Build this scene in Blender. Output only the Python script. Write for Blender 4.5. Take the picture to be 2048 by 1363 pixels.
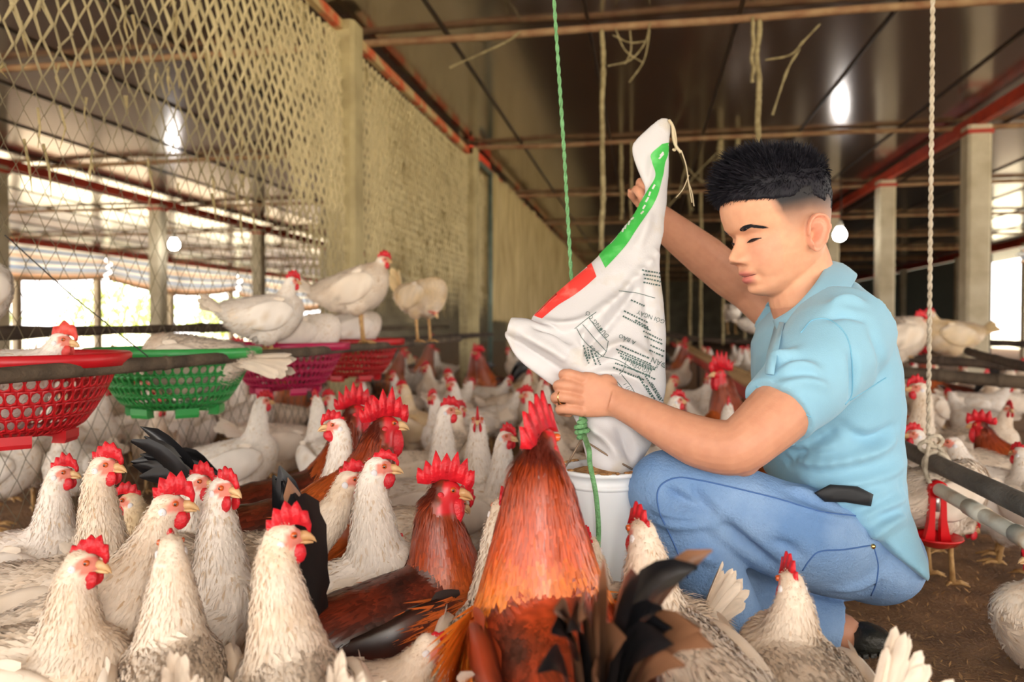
import bpy, bmesh, math, random
import numpy as np
from mathutils import Vector, Matrix, noise as mnoise
from mathutils.bvhtree import BVHTree

SC = bpy.context.scene
COL = SC.collection
for _o in list(bpy.data.objects):
    bpy.data.objects.remove(_o)
R = math.radians

# ------------------------------------------------------------------ camera
FPX = 1500.0                     # focal length in pixels of the 2048 px wide frame
CX, CY = 1024.0, 681.5
CAM = Vector((0.0, 0.0, 0.585))
YAW, PITCH = R(10.06), R(1.2)
_cam = bpy.data.cameras.new('camera')
_cam.sensor_width = 36.0
_cam.lens = FPX / 2048.0 * 36.0
_cam.clip_start = 0.02
_cam.clip_end = 200.0
_cam.dof.use_dof = True
_cam.dof.focus_distance = 1.12
_cam.dof.aperture_fstop = 3.8
_co = bpy.data.objects.new('camera', _cam)
COL.objects.link(_co)
_co.location = CAM
_co.rotation_euler = (R(90) - PITCH, 0.0, YAW)
SC.camera = _co

RGT = Vector((math.cos(YAW), math.sin(YAW), 0.0))
FWD = Vector((-math.sin(YAW), math.cos(YAW), 0.0))          # level forward
FWD3 = FWD * math.cos(PITCH) + Vector((0, 0, -math.sin(PITCH)))
UP3 = FWD * math.sin(PITCH) + Vector((0, 0, math.cos(PITCH)))


def W(px, py, d):
    """world point seen at a pixel of the photograph, d metres in front of the lens"""
    return CAM + FWD3 * d + RGT * ((px - CX) / FPX * d) + UP3 * (-(py - CY) / FPX * d)


def ray(px, py):
    return (W(px, py, 1.0) - CAM)


def WX(px, py, X):
    r = ray(px, py)
    return CAM + r * ((X - CAM.x) / r.x)


def WY(px, py, Y):
    r = ray(px, py)
    return CAM + r * ((Y - CAM.y) / r.y)


# ------------------------------------------------------------------ light
SC.view_settings.view_transform = 'Standard'
SC.view_settings.look = 'None'
SC.view_settings.exposure = -0.17
SC.view_settings.gamma = 1.0
SC.view_settings.use_curve_mapping = False

_w = bpy.data.worlds.new('daylight')
SC.world = _w
_w.use_nodes = True
_bg = _w.node_tree.nodes['Background']
_bg.inputs['Color'].default_value = (1.0, 0.955, 0.925, 1)
_bg.inputs['Strength'].default_value = 5.5

# midday sun on the yard outside; the roof keeps it off the aisle
_sn = bpy.data.lights.new('sun', 'SUN')
_sn.energy = 25.0
_sn.color = (1.0, 0.94, 0.86)
_sn.angle = R(0.6)
_so = bpy.data.objects.new('sun', _sn)
COL.objects.link(_so)
_so.rotation_euler = (R(8), R(-26), 0.0)

# the phone's own flash, just right of and above the lens
_fl = bpy.data.lights.new('camera_flash', 'POINT')
_fl.energy = 11.0
_fl.color = (1.0, 0.915, 0.82)
_fl.shadow_soft_size = 0.016
_fo = bpy.data.objects.new('camera_flash', _fl)
COL.objects.link(_fo)
_fo.location = CAM + RGT * 0.085 + Vector((0, 0, 0.075)) - FWD * 0.02

BULB_STRENGTH = 48.0


# ------------------------------------------------------------------ helpers
def tag(o, label=None, cat=None, group=None, kind=None):
    if label:
        o['label'] = label
    if cat:
        o['category'] = cat
    if group:
        o['group'] = group
    if kind:
        o['kind'] = kind
    return o


def empty(name, loc=(0, 0, 0), rz=0.0, parent=None):
    o = bpy.data.objects.new(name, None)
    COL.objects.link(o)
    o.location = loc
    o.rotation_euler = (0, 0, rz)
    o.empty_display_size = 0.05
    if parent:
        o.parent = parent
    return o


def mesh_np(name, V, F, smooth=True, colors=None):
    """V (n,3) array, F list of tuples or (m,k) array; colors (n,3) point colours"""
    me = bpy.data.meshes.new(name)
    V = np.asarray(V, dtype=np.float32).reshape(-1, 3)
    if isinstance(F, np.ndarray):
        m, k = F.shape
        me.vertices.add(len(V))
        me.vertices.foreach_set('co', V.ravel())
        me.loops.add(m * k)
        me.loops.foreach_set('vertex_index', F.astype(np.int32).ravel())
        me.polygons.add(m)
        me.polygons.foreach_set('loop_start', np.arange(0, m * k, k, dtype=np.int32))
        try:
            me.polygons.foreach_set('loop_total', np.full(m, k, dtype=np.int32))
        except Exception:
            pass
        me.update(calc_edges=True)
    else:
        me.from_pydata([tuple(map(float, v)) for v in V], [], [tuple(f) for f in F])
        me.update()
    if smooth:
        me.polygons.foreach_set('use_smooth', np.ones(len(me.polygons), dtype=bool))
    if colors is not None:
        set_cols(me, colors)
    return me


def set_cols(me, colors):
    a = me.color_attributes.get('Col') or me.color_attributes.new('Col', 'FLOAT_COLOR', 'POINT')
    c = np.ones((len(me.vertices), 4), dtype=np.float32)
    c[:, :3] = colors
    a.data.foreach_set('color', c.ravel())


def obj(name, me, m=None, parent=None):
    if isinstance(me, MB):
        me = me.mesh(name)
    o = bpy.data.objects.new(name, me)
    COL.objects.link(o)
    if m is not None:
        me.materials.clear()
        me.materials.append(m)
    if parent:
        o.parent = parent
    return o


def verts_of(me):
    a = np.empty(len(me.vertices) * 3, dtype=np.float32)
    me.vertices.foreach_get('co', a)
    return a.reshape(-1, 3)


def normals_of(me):
    a = np.empty(len(me.vertices) * 3, dtype=np.float32)
    me.vertex_normals.foreach_get('vector', a)
    return a.reshape(-1, 3)


def frame_from(t, ref=None):
    t = Vector(t).normalized()
    u = Vector(ref) if ref is not None else (Vector((0, 0, 1)) if abs(t.z) < 0.95 else Vector((0, 1, 0)))
    u = (u - t * u.dot(t))
    if u.length < 1e-6:
        u = Vector((1, 0, 0)) - t * t.x
    u.normalize()
    return t, u, t.cross(u)


class MB:
    """collects shapes into one mesh"""

    def __init__(self):
        self.v, self.f = [], []

    def add(self, vs, fs):
        b = len(self.v)
        self.v += [tuple(p) for p in vs]
        self.f += [tuple(i + b for i in q) for q in fs]
        return self

    def box(self, c, s, rot=None):
        c = Vector(c)
        vs = []
        for x in (-.5, .5):
            for y in (-.5, .5):
                for z in (-.5, .5):
                    p = Vector((x * s[0], y * s[1], z * s[2]))
                    if rot is not None:
                        p = rot @ p
                    vs.append(c + p)
        return self.add(vs, [(0, 1, 3, 2), (4, 6, 7, 5), (0, 4, 5, 1), (2, 3, 7, 6), (0, 2, 6, 4), (1, 5, 7, 3)])

    def loft(self, rings, close=True, cap=True):
        n = len(rings[0])
        b = len(self.v)
        for r in rings:
            self.v += [tuple(p) for p in r]
        m = n if close else n - 1
        for i in range(len(rings) - 1):
            for j in range(m):
                k = (j + 1) % n
                self.f.append((b + i * n + j, b + i * n + k, b + (i + 1) * n + k, b + (i + 1) * n + j))
        if cap:
            self.f.append(tuple(b + j for j in reversed(range(n))))
            self.f.append(tuple(b + (len(rings) - 1) * n + j for j in range(n)))
        return self

    def tube(self, pts, rad, n=8, cap=True, flat=1.0, ref=None):
        pts = [Vector(p) for p in pts]
        N = len(pts)
        if not hasattr(rad, '__len__'):
            rad = [rad] * N
        rings = []
        u = Vector(ref) if ref is not None else None
        for i, p in enumerate(pts):
            t = (pts[min(i + 1, N - 1)] - pts[max(i - 1, 0)])
            if t.length < 1e-9:
                t = Vector((0, 0, 1))
            t, u, v = frame_from(t, u)
            rings.append([p + (u * math.cos(a) + v * math.sin(a) * flat) * rad[i]
                          for a in [2 * math.pi * j / n for j in range(n)]])
        return self.loft(rings, True, cap)

    def lathe(self, prof, n=32, c=(0, 0, 0), cap=True):
        c = Vector(c)
        rings = [[c + Vector((r * math.cos(a), r * math.sin(a), z)) for a in [2 * math.pi * j / n for j in range(n)]] for r, z in prof]
        return self.loft(rings, True, cap)

    def sphere(self, c, r, n=12, m=8, rot=None):
        c = Vector(c)
        if not hasattr(r, '__len__'):
            r = (r, r, r)
        rings = []
        for i in range(m + 1):
            t = math.pi * min(max(i / m, 0.02), 0.98)
            ring = []
            for j in range(n):
                a = 2 * math.pi * j / n
                p = Vector((r[0] * math.sin(t) * math.cos(a), r[1] * math.sin(t) * math.sin(a), -r[2] * math.cos(t)))
                ring.append(c + (rot @ p if rot is not None else p))
            rings.append(ring)
        return self.loft(rings)

    def plate(self, outline, thick, normal):
        """outline: list of 3-D points of a flat polygon, extruded by thick along normal (centred)"""
        nrm = Vector(normal).normalized() * (thick / 2)
        n = len(outline)
        b = len(self.v)
        self.v += [tuple(Vector(p) + nrm) for p in outline] + [tuple(Vector(p) - nrm) for p in outline]
        self.f.append(tuple(b + i for i in range(n)))
        self.f.append(tuple(b + n + i for i in reversed(range(n))))
        for i in range(n):
            k = (i + 1) % n
            self.f.append((b + i, b + n + i, b + n + k, b + k))
        return self

    def mesh(self, name, smooth=True):
        me = mesh_np(name, self.v, self.f, smooth)
        return me


def bez(p0, p1, p2, p3, n):
    p0, p1, p2, p3 = map(Vector, (p0, p1, p2, p3))
    out = []
    for i in range(n):
        t = i / (n - 1)
        s = 1 - t
        out.append(p0 * s ** 3 + p1 * 3 * s * s * t + p2 * 3 * s * t * t + p3 * t ** 3)
    return out


def crom(pts, per=6):
    """Catmull-Rom through points (any dimension, tuples or Vectors)"""
    P = [np.array(p, dtype=float) for p in pts]
    P = [2 * P[0] - P[1]] + P + [2 * P[-1] - P[-2]]
    out = []
    for i in range(1, len(P) - 2):
        for k in range(per):
            t = k / per
            a, b, c, d = P[i - 1], P[i], P[i + 1], P[i + 2]
            out.append(0.5 * ((2 * b) + (c - a) * t + (2 * a - 5 * b + 4 * c - d) * t * t + (3 * b - a - 3 * c + d) * t ** 3))
    out.append(P[-2])
    return out


def smooth_mod(me, voxel, smooth=6, factor=0.5):
    """union of the closed shapes in a mesh as one continuous smooth surface"""
    o = bpy.data.objects.new('tmp_shape', me)
    COL.objects.link(o)
    rm = o.modifiers.new('r', 'REMESH')
    rm.mode = 'VOXEL'
    rm.voxel_size = voxel
    rm.use_smooth_shade = True
    if smooth:
        s = o.modifiers.new('s', 'SMOOTH')
        s.factor = factor
        s.iterations = smooth
    dg = bpy.context.evaluated_depsgraph_get()
    out = bpy.data.meshes.new_from_object(o.evaluated_get(dg))
    bpy.data.objects.remove(o)
    bpy.data.meshes.remove(me)
    out.polygons.foreach_set('use_smooth', np.ones(len(out.polygons), dtype=bool))
    return out


# ------------------------------------------------------------------ materials
def srgb(r, g, b):
    f = lambda c: (c / 255 / 12.92) if c / 255 <= 0.04045 else ((c / 255 + 0.055) / 1.055) ** 2.4
    return (f(r), f(g), f(b))


def mat(name, col, rough=0.6, metal=0.0, spec=0.5, col2=None, nscale=8.0, ndetail=4.0, contrast=(0.35, 0.65), bump=0.0,
        bscale=None, attr=False, sheen=0.0, sss=0.0, coat=0.0, emit=None, estr=0.0, stretch=None, trans=0.0, coords='Object'):
    m = bpy.data.materials.new(name)
    m.use_nodes = True
    nt = m.node_tree
    N, L = nt.nodes, nt.links
    b = N['Principled BSDF']
    b.inputs['Roughness'].default_value = rough
    b.inputs['Metallic'].default_value = metal
    b.inputs['Specular IOR Level'].default_value = spec
    b.inputs['Base Color'].default_value = (*col, 1)
    if sheen:
        b.inputs['Sheen Weight'].default_value = sheen
    if coat:
        b.inputs['Coat Weight'].default_value = coat
        b.inputs['Coat Roughness'].default_value = 0.15
    if sss:
        b.inputs['Subsurface Weight'].default_value = sss
        b.inputs['Subsurface Radius'].default_value = (0.012, 0.005, 0.003)
        b.inputs['Subsurface Scale'].default_value = 0.6
    if emit:
        b.inputs['Emission Color'].default_value = (*emit, 1)
        b.inputs['Emission Strength'].default_value = estr
    src = None
    vec = None
    if col2 is not None or bump:
        tc = N.new('ShaderNodeTexCoord')
        vec = tc.outputs[coords]
        if stretch:
            mp = N.new('ShaderNodeMapping')
            mp.inputs['Scale'].default_value = stretch
            L.new(vec, mp.inputs['Vector'])
            vec = mp.outputs['Vector']
    if attr:
        at = N.new('ShaderNodeVertexColor')
        at.layer_name = 'Col'
        src = at.outputs['Color']
    if col2 is not None:
        nz = N.new('ShaderNodeTexNoise')
        nz.inputs['Scale'].default_value = nscale
        nz.inputs['Detail'].default_value = ndetail
        L.new(vec, nz.inputs['Vector'])
        mr = N.new('ShaderNodeMapRange')
        mr.inputs['From Min'].default_value, mr.inputs['From Max'].default_value = contrast
        L.new(nz.outputs['Fac'], mr.inputs['Value'])
        mx = N.new('ShaderNodeMix')
        mx.data_type = 'RGBA'
        if src is not None:
            mx.blend_type = 'MULTIPLY'
            L.new(src, mx.inputs['A'])
        else:
            mx.inputs['A'].default_value = (*col, 1)
        mx.inputs['B'].default_value = (*col2, 1)
        L.new(mr.outputs['Result'], mx.inputs['Factor'])
        src = mx.outputs['Result']
    if src is not None:
        L.new(src, b.inputs['Base Color'])
    if bump:
        nb = N.new('ShaderNodeTexNoise')
        nb.inputs['Scale'].default_value = bscale or nscale * 3
        nb.inputs['Detail'].default_value = 5
        L.new(vec, nb.inputs['Vector'])
        bp = N.new('ShaderNodeBump')
        bp.inputs['Strength'].default_value = bump
        bp.inputs['Distance'].default_value = 0.01
        L.new(nb.outputs['Fac'], bp.inputs['Height'])
        L.new(bp.outputs['Normal'], b.inputs['Normal'])
    if trans:
        tr = N.new('ShaderNodeBsdfTranslucent')
        if src is not None:
            L.new(src, tr.inputs['Color'])
        else:
            tr.inputs['Color'].default_value = (*col, 1)
        ms = N.new('ShaderNodeMixShader')
        ms.inputs['Fac'].default_value = trans
        L.new(b.outputs['BSDF'], ms.inputs[1])
        L.new(tr.outputs['BSDF'], ms.inputs[2])
        L.new(ms.outputs['Shader'], N['Material Output'].inputs['Surface'])
    return m


rng = random.Random(7)
NP = np.random.default_rng(11)
# ------------------------------------------------------------------ the barn
CEIL = 0.585 + 1.56
M_LITTER = mat('rice_husk_litter', srgb(152, 114, 76), 0.95, col2=srgb(116, 84, 54), nscale=14, ndetail=8, bump=0.9, bscale=130, coords='Object')
M_FOIL = mat('foil_ceiling', (0.37, 0.33, 0.325), 0.16, metal=0.96, col2=(0.30, 0.27, 0.265), nscale=2.2, contrast=(0.3, 0.7), bump=0.015, bscale=3.0, stretch=(1, 0.25, 1))
M_RUST = mat('rusty_purlin', srgb(140, 98, 70), 0.8, col2=srgb(172, 140, 104), nscale=9, bump=0.3, bscale=60)
M_SEAM = mat('seam_strip', srgb(74, 60, 50), 0.5, metal=0.4, col2=srgb(60, 50, 45), nscale=6)
M_CREAM = mat('cream_concrete', srgb(206, 194, 168), 0.85, col2=srgb(178, 164, 136), nscale=5, bump=0.25, bscale=40)
M_DUSTPOST = mat('dusty_concrete', srgb(190, 174, 130), 0.95, col2=srgb(164, 148, 108), nscale=7, bump=0.5, bscale=50)
M_RED = mat('red_primer_steel', srgb(196, 62, 34), 0.55, col2=srgb(160, 46, 28), nscale=7)
M_WALL = mat('grey_block_wall', srgb(120, 112, 94), 0.95, col2=srgb(98, 92, 76), nscale=2.5, bump=0.3, bscale=20)
M_NET = mat('grey_shade_net', srgb(120, 122, 118), 0.9, col2=srgb(96, 98, 94), nscale=30, trans=0.35)
M_DUST = mat('dusty_cord', srgb(176, 160, 120), 0.98, col2=srgb(140, 124, 88), nscale=30, bump=0.5, bscale=150)
M_WIRE = mat('galvanised_wire', srgb(112, 104, 84), 0.6, metal=0.4)
M_DUSTWIRE = mat('dust_caked_wire', srgb(198, 178, 130), 0.98, col2=srgb(160, 142, 98), nscale=22, bump=0.6, bscale=160)
M_GRASS = mat('sunlit_grass', srgb(190, 184, 150), 0.95, col2=srgb(206, 196, 170), nscale=3, bump=0.4)
M_LEAF = mat('sunlit_leaves', srgb(196, 204, 120), 0.8, col2=srgb(150, 170, 80), nscale=6, trans=0.4)
M_BARK = mat('old_bamboo', srgb(108, 92, 74), 0.85, col2=srgb(70, 58, 46), nscale=10, bump=0.5, bscale=70)
M_DARKPOLE = mat('dark_perch_pole', srgb(86, 70, 56), 0.85, col2=srgb(58, 46, 38), nscale=9, bump=0.5, bscale=60)

# floor: a gently uneven bed of litter
nx, ny = 90, 150
xs = np.concatenate([np.linspace(-13, -3, 16), np.linspace(-2.9, 3, 56), np.linspace(3.3, 9, 18)])
ys = np.concatenate([np.linspace(-3, 0.3, 12), np.linspace(0.35, 5, 90), np.linspace(5.2, 34, 48)])
V = []
for y in ys:
    for x in xs:
        z = 0.012 * mnoise.noise(Vector((x * 2.1, y * 2.1, 0))) + 0.006 * mnoise.noise(Vector((x * 9, y * 9, 3)))
        V.append((x, y, z - 0.008))
F = []
for i in range(len(ys) - 1):
    for j in range(len(xs) - 1):
        a = i * len(xs) + j
        F.append((a, a + 1, a + 1 + len(xs), a + len(xs)))
floor = tag(obj('floor', mesh_np('floor', V, F), M_LITTER), kind='structure')

# loose husks lying on the litter where it is seen close up
def husks():
    r = np.random.default_rng(3)
    n = 16000
    px = r.uniform(-1.2, 1.9, n)
    py = r.uniform(0.9, 3.2, n)
    L = r.uniform(0.003, 0.009, n)
    a = r.uniform(0, 6.283, n)
    w = L * r.uniform(0.2, 0.4, n)
    z0 = r.uniform(0.003, 0.010, n)
    t = r.uniform(-0.004, 0.004, n)
    ca, sa = np.cos(a), np.sin(a)
    V = np.zeros((n, 4, 3))
    for k, (u, v) in enumerate(((-1, 0), (0, -1), (1, 0), (0, 1))):
        V[:, k, 0] = px + ca * L * u - sa * w * v
        V[:, k, 1] = py + sa * L * u + ca * w * v
        V[:, k, 2] = z0 + t * u
    F = np.arange(n * 4).reshape(n, 4)
    base = np.array(srgb(168, 128, 84))
    c = base * r.uniform(0.55, 1.5, (n, 1))
    me = mesh_np('husks', V.reshape(-1, 3), F, False, np.repeat(c, 4, axis=0))
    o = obj('loose_husk', me, mat('husk_flake', (1, 1, 1), 0.9, attr=True))
    tag(o, 'loose rice husks and straw bits scattered over the brown litter floor', 'litter', kind='stuff')
husks()

# ceiling of foil-faced panels between dark seams, carried by rusty purlins
ceil_root = tag(empty('ceiling', (0, 0, CEIL)), kind='structure')
seams = [-11.5 + 0.755 * i for i in range(25)]
off = -1.05 - seams[14]
seams = [s + off for s in seams]
pm = None
for i in range(len(seams) - 1):
    x0, x1 = seams[i], seams[i + 1]
    if pm is None:
        b = MB()
        n = 10
        for k in range(n):          # slightly bowed panel so seams read as joints
            pass
        rows = []
        for yy in np.linspace(-3.2, 33, 30):
            rows.append([(u * 0.745, yy, 0.002 * math.sin(math.pi * (u + .5)) + 0.0012 * mnoise.noise(Vector((u * 2, yy * 0.7, 1)))) for u in np.linspace(-.5, .5, 7)])
        b.loft(rows, close=False, cap=False)
        pm = b.mesh('ceiling_panel')
        pm.materials.append(M_FOIL)
    o = obj('ceiling_panel', pm, None, ceil_root)
    o.location = ((x0 + x1) / 2, 0, 0)
sm = MB().box((0, 14.9, -0.004), (0.016, 36.2, 0.012)).mesh('seam', False)
sm.materials.append(M_SEAM)
for s in seams:
    o = obj('seam_strip', sm, None, ceil_root)
    o.location = (s, 0, 0)
roof_back = MB().box((-2, 14.9, 0.06), (21.5, 36.2, 0.05)).mesh('roof_sheet', False)
obj('roof_sheet', roof_back, M_SEAM, ceil_root)

PURL = [1.45 + 2.46 * i for i in range(13)]
for i, y in enumerate(PURL):
    r_ = random.Random(i)
    pts = [(x, y + r_.uniform(-.006, .006), CEIL - 0.03 + r_.uniform(-.008, .008)) for x in np.linspace(-11.4, 6.6, 30)]
    o = obj('trim_purlin', MB().tube(pts, 0.021, 6), M_RUST)
    tag(o, kind='structure')
    o.name = 'trim_%d' % (i + 1)

# red beams along the post rows and eaves
def beam(p0, p1, w, h, m, n):
    p0, p1 = Vector(p0), Vector(p1)
    c = (p0 + p1) / 2
    o = obj('trim_%d' % n, MB().box(c, (w, (p1 - p0).length, h)).mesh('beam', False), m)
    tag(o, kind='structure')
beam((2.37, -2, 2.07), (2.37, 32, 2.07), 0.05, 0.085, M_RED, 20)
beam((-5.8, -2, 2.07), (-5.8, 32, 2.07), 0.05, 0.085, M_RED, 21)
beam((6.7, -2, 2.09), (6.7, 32, 2.09), 0.06, 0.16, M_RED, 22)
beam((-11.1, -2, 2.09), (-11.1, 32, 2.09), 0.06, 0.16, M_RED, 23)

# far end wall
tag(obj('wall_back', MB().box((-2.2, 27, 1.05), (18, 0.2, 2.2)).mesh('wall', False), M_WALL), kind='structure')

# concrete posts with bevelled edges and a steel strap
def post(loc, w, h, m, label, nm='concrete_post', cap=True):
    root = tag(empty(nm, loc), label, 'post')
    c = w * 0.12
    a = w / 2
    prof = [(-a + c, -a), (a - c, -a), (a, -a + c), (a, a - c), (a - c, a), (-a + c, a), (-a, a - c), (-a, -a + c)]
    rings = []
    for k, z in enumerate(np.linspace(0, h, 9)):
        rings.append([Vector((x * (1 + .02 * mnoise.noise(Vector((x * 9, y * 9, z * 3)))), y, z)) for x, y in prof])
    obj('shaft', MB().loft(rings).mesh('shaft', False), m, root)
    if cap:
        obj('strap', MB().box((0, 0, h - 0.05), (w * 1.08, w * 1.08, 0.03)).mesh('strap', False), M_RED, root)
    return root
words_r = ['nearest the right edge beside the white rope', 'behind the man\'s shoulder', 'just beyond the lit bulb', 'fourth along the right row', 'fifth along the right row', 'sixth along the right row']
for i, y in enumerate([6.0, 8.1, 10.3, 12.5, 15.0]):
    post((2.37, y, 0), 0.16, 2.03, M_CREAM, 'cream concrete post under the right red beam, ' + words_r[i])
words_l = ['at the far left edge', 'beside the left bulb', 'second to the right of the left bulb', 'half hidden by dusty mesh', 'furthest visible through the mesh']
for i, y in enumerate([5.9, 8.2, 10.6, 13.0, 15.4]):
    post((-5.8, y, 0), 0.16, 2.03, M_CREAM, 'cream concrete post under the left red beam, ' + words_l[i])
wl = ['left of the tarpaulin sag', 'right of the first tarpaulin sag', 'under the second tarpaulin', 'at the end of the bright opening', 'next to the far net']
for i, y in enumerate([11.6, 13.6, 16.0, 18.6, 21.5]):
    post((-11.0, y, 0), 0.13, 2.03, M_CREAM, 'slim outer eave post, ' + wl[i], 'eave_post', False)
for i, y in enumerate([11.5, 14.6, 17.5, 21.0]):
    post((6.6, y, 0), 0.13, 2.03, M_CREAM, 'slim right eave post against the daylight, ' + ['nearest', 'second', 'third', 'fourth'][i] + ' one', 'eave_post', False)

# rolled striped tarpaulins under the left eave, one per bay
M_TARP = bpy.data.materials.new('striped_tarpaulin')
M_TARP.use_nodes = True
def _tarp():
    nt = M_TARP.node_tree
    N, L = nt.nodes, nt.links
    b = N['Principled BSDF']
    b.inputs['Roughness'].default_value = 0.5
    at = N.new('ShaderNodeVertexColor')
    at.layer_name = 'Col'
    L.new(at.outputs['Color'], b.inputs['Base Color'])
    tr = N.new('ShaderNodeBsdfTranslucent')
    L.new(at.outputs['Color'], tr.inputs['Color'])
    ms = N.new('ShaderNodeMixShader')
    ms.inputs['Fac'].default_value = 0.5
    L.new(b.outputs['BSDF'], ms.inputs[1])
    L.new(tr.outputs['BSDF'], ms.inputs[2])
    L.new(ms.outputs['Shader'], N['Material Output'].inputs['Surface'])
_tarp()
STR = [srgb(244, 242, 240), srgb(244, 240, 236), srgb(96, 146, 208), srgb(244, 240, 236), srgb(244, 240, 236), srgb(236, 186, 146), srgb(240, 236, 234), srgb(130, 166, 214)]
def tarp(x, y0, y1, zt, zb, sag, label, flip=1):
    nu, nv = 24, 33
    V, C = [], []
    for j in range(nv):
        v = j / (nv - 1)
        for i in range(nu):
            u = i / (nu - 1)
            bot = zb - sag * math.sin(math.pi * u)
            z = zt + (bot - zt) * v
            bulge = 0.16 * flip + 0.10 * math.sin(math.pi * v) * flip + 0.05 * math.sin(v * 21) + 0.03 * mnoise.noise(Vector((u * 7, v * 5, y0)))
            V.append((x + bulge, y0 + (y1 - y0) * u, z))
            C.append(STR[int(v * 16) % 8] if v < 0.86 else srgb(120, 96, 76))
    F = [(j * nu + i, j * nu + i + 1, (j + 1) * nu + i + 1, (j + 1) * nu + i) for j in range(nv - 1) for i in range(nu - 1)]
    o = obj('tarpaulin', mesh_np('tarp', V, F, True, np.array(C)), M_TARP)
    tag(o, label, 'tarpaulin', 'striped tarpaulins rolled up under the eaves')
tarp(-11.0, 8.5, 13.6, 2.02, 1.52, 0.16, 'blue, white and orange striped tarpaulin rolled up at far left, lowest sag')
tarp(-11.0, 13.65, 18.6, 2.02, 1.50, 0.22, 'blue, white and orange striped tarpaulin rolled up beside the left bulb')
tarp(-11.0, 18.65, 25.5, 2.02, 1.35, 0.35, 'striped tarpaulin hanging lowest, far along the left eave')
tarp(6.7, 8.0, 14.5, 2.02, 1.62, 0.10, 'white and blue striped tarpaulin rolled up at the right eave', -1)
# shade net closing the far right side and the far left side
tag(obj('shade_net', MB().box((6.75, 22, 1.0), (0.02, 11.4, 2.0)).mesh('net', False), M_NET), 'grey shade net closing the far right side of the barn', 'net')

# daylight outside: grass and a few bushes
tag(obj('outside_ground', MB().box((0, 12, -0.12), (70, 70, 0.16)).mesh('ground', False), M_GRASS), kind='structure')
def bush(c, r, seed, label):
    rr = np.random.default_rng(seed)
    n = 900
    d = rr.normal(size=(n, 3))
    d /= np.linalg.norm(d, axis=1)[:, None]
    p = np.array(c) + d * (rr.uniform(0.5, 1, (n, 1)) * np.array(r))
    s = 0.16
    a = rr.normal(size=(n, 3)); a /= np.linalg.norm(a, axis=1)[:, None]
    b = np.cross(a, d); b /= np.linalg.norm(b, axis=1)[:, None]
    V = np.stack([p - a * s, p + b * s * .5, p + a * s, p - b * s * .5], axis=1)
    root = tag(empty('bush', (c[0], c[1], 0)), label, 'bush')
    o = obj('foliage', mesh_np('foliage', V.reshape(-1, 3) - np.array((c[0], c[1], 0)), np.arange(n * 4).reshape(n, 4), False), M_LEAF, root)
    o['kind'] = 'stuff'
    obj('stem', MB().tube([(0, 0, 0), (0.05, 0, c[2] * .6), (0, 0.05, c[2])], 0.05, 6), M_BARK, root)
bush((-24, 22, 1.0), (2.6, 2.6, 1.3), 1, 'sunlit bush outside at the far left beneath the tarpaulin')
bush((-24, 31, 1.2), (3.0, 3.0, 1.5), 2, 'sunlit bush outside behind the left bulb post')
bush((-22, 37, 1.0), (2.4, 3.0, 1.3), 3, 'sunlit bush outside near the middle of the left opening')
bush((15, 28, 1.2), (2.2, 3.0, 1.4), 4, 'sunlit bush outside the right opening')

# LED bulbs on a flex, row over each aisle
M_BULB = mat('lit_bulb', (1, 1, 1), 0.4, emit=(1.0, 0.97, 0.92), estr=BULB_STRENGTH)
M_BULBCAP = mat('bulb_cap', srgb(220, 215, 205), 0.4)
M_CABLE = mat('flex', srgb(40, 36, 34), 0.6)
def bulb(x, y, z, label):
    root = tag(empty('light_bulb', (x, y, z)), label, 'light bulb')
    obj('globe', MB().lathe([(0.002, -.072), (.03, -.066), (.052, -.048), (.062, -.02), (.06, .01), (.045, .04), (.032, .06), (.031, .064)], 20), M_BULB, root)
    obj('cap', MB().lathe([(.033, .062), (.034, .09), (.02, .1), (.02, .125), (.008, .13)], 14), M_BULBCAP, root)
    obj('flex', MB().tube([(0, 0, .125), (.01, 0, .3), (0, 0, CEIL - z - .005)], .005, 6), M_CABLE, root)
bulb(1.92, 8.0, 1.50, 'glowing white bulb hanging behind the man\'s ear')
bulb(-5.45, 8.0, 1.54, 'glowing white bulb hanging at left behind the wire mesh')
bulb(1.92, 2.0, 1.52, 'glowing bulb above the right pipes, out of the frame')
bulb(1.92, -1.5, 1.52, 'glowing bulb above the aisle behind the photographer')
bulb(-5.45, 2.0, 1.54, 'glowing bulb in the left aisle, out of the frame')
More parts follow.
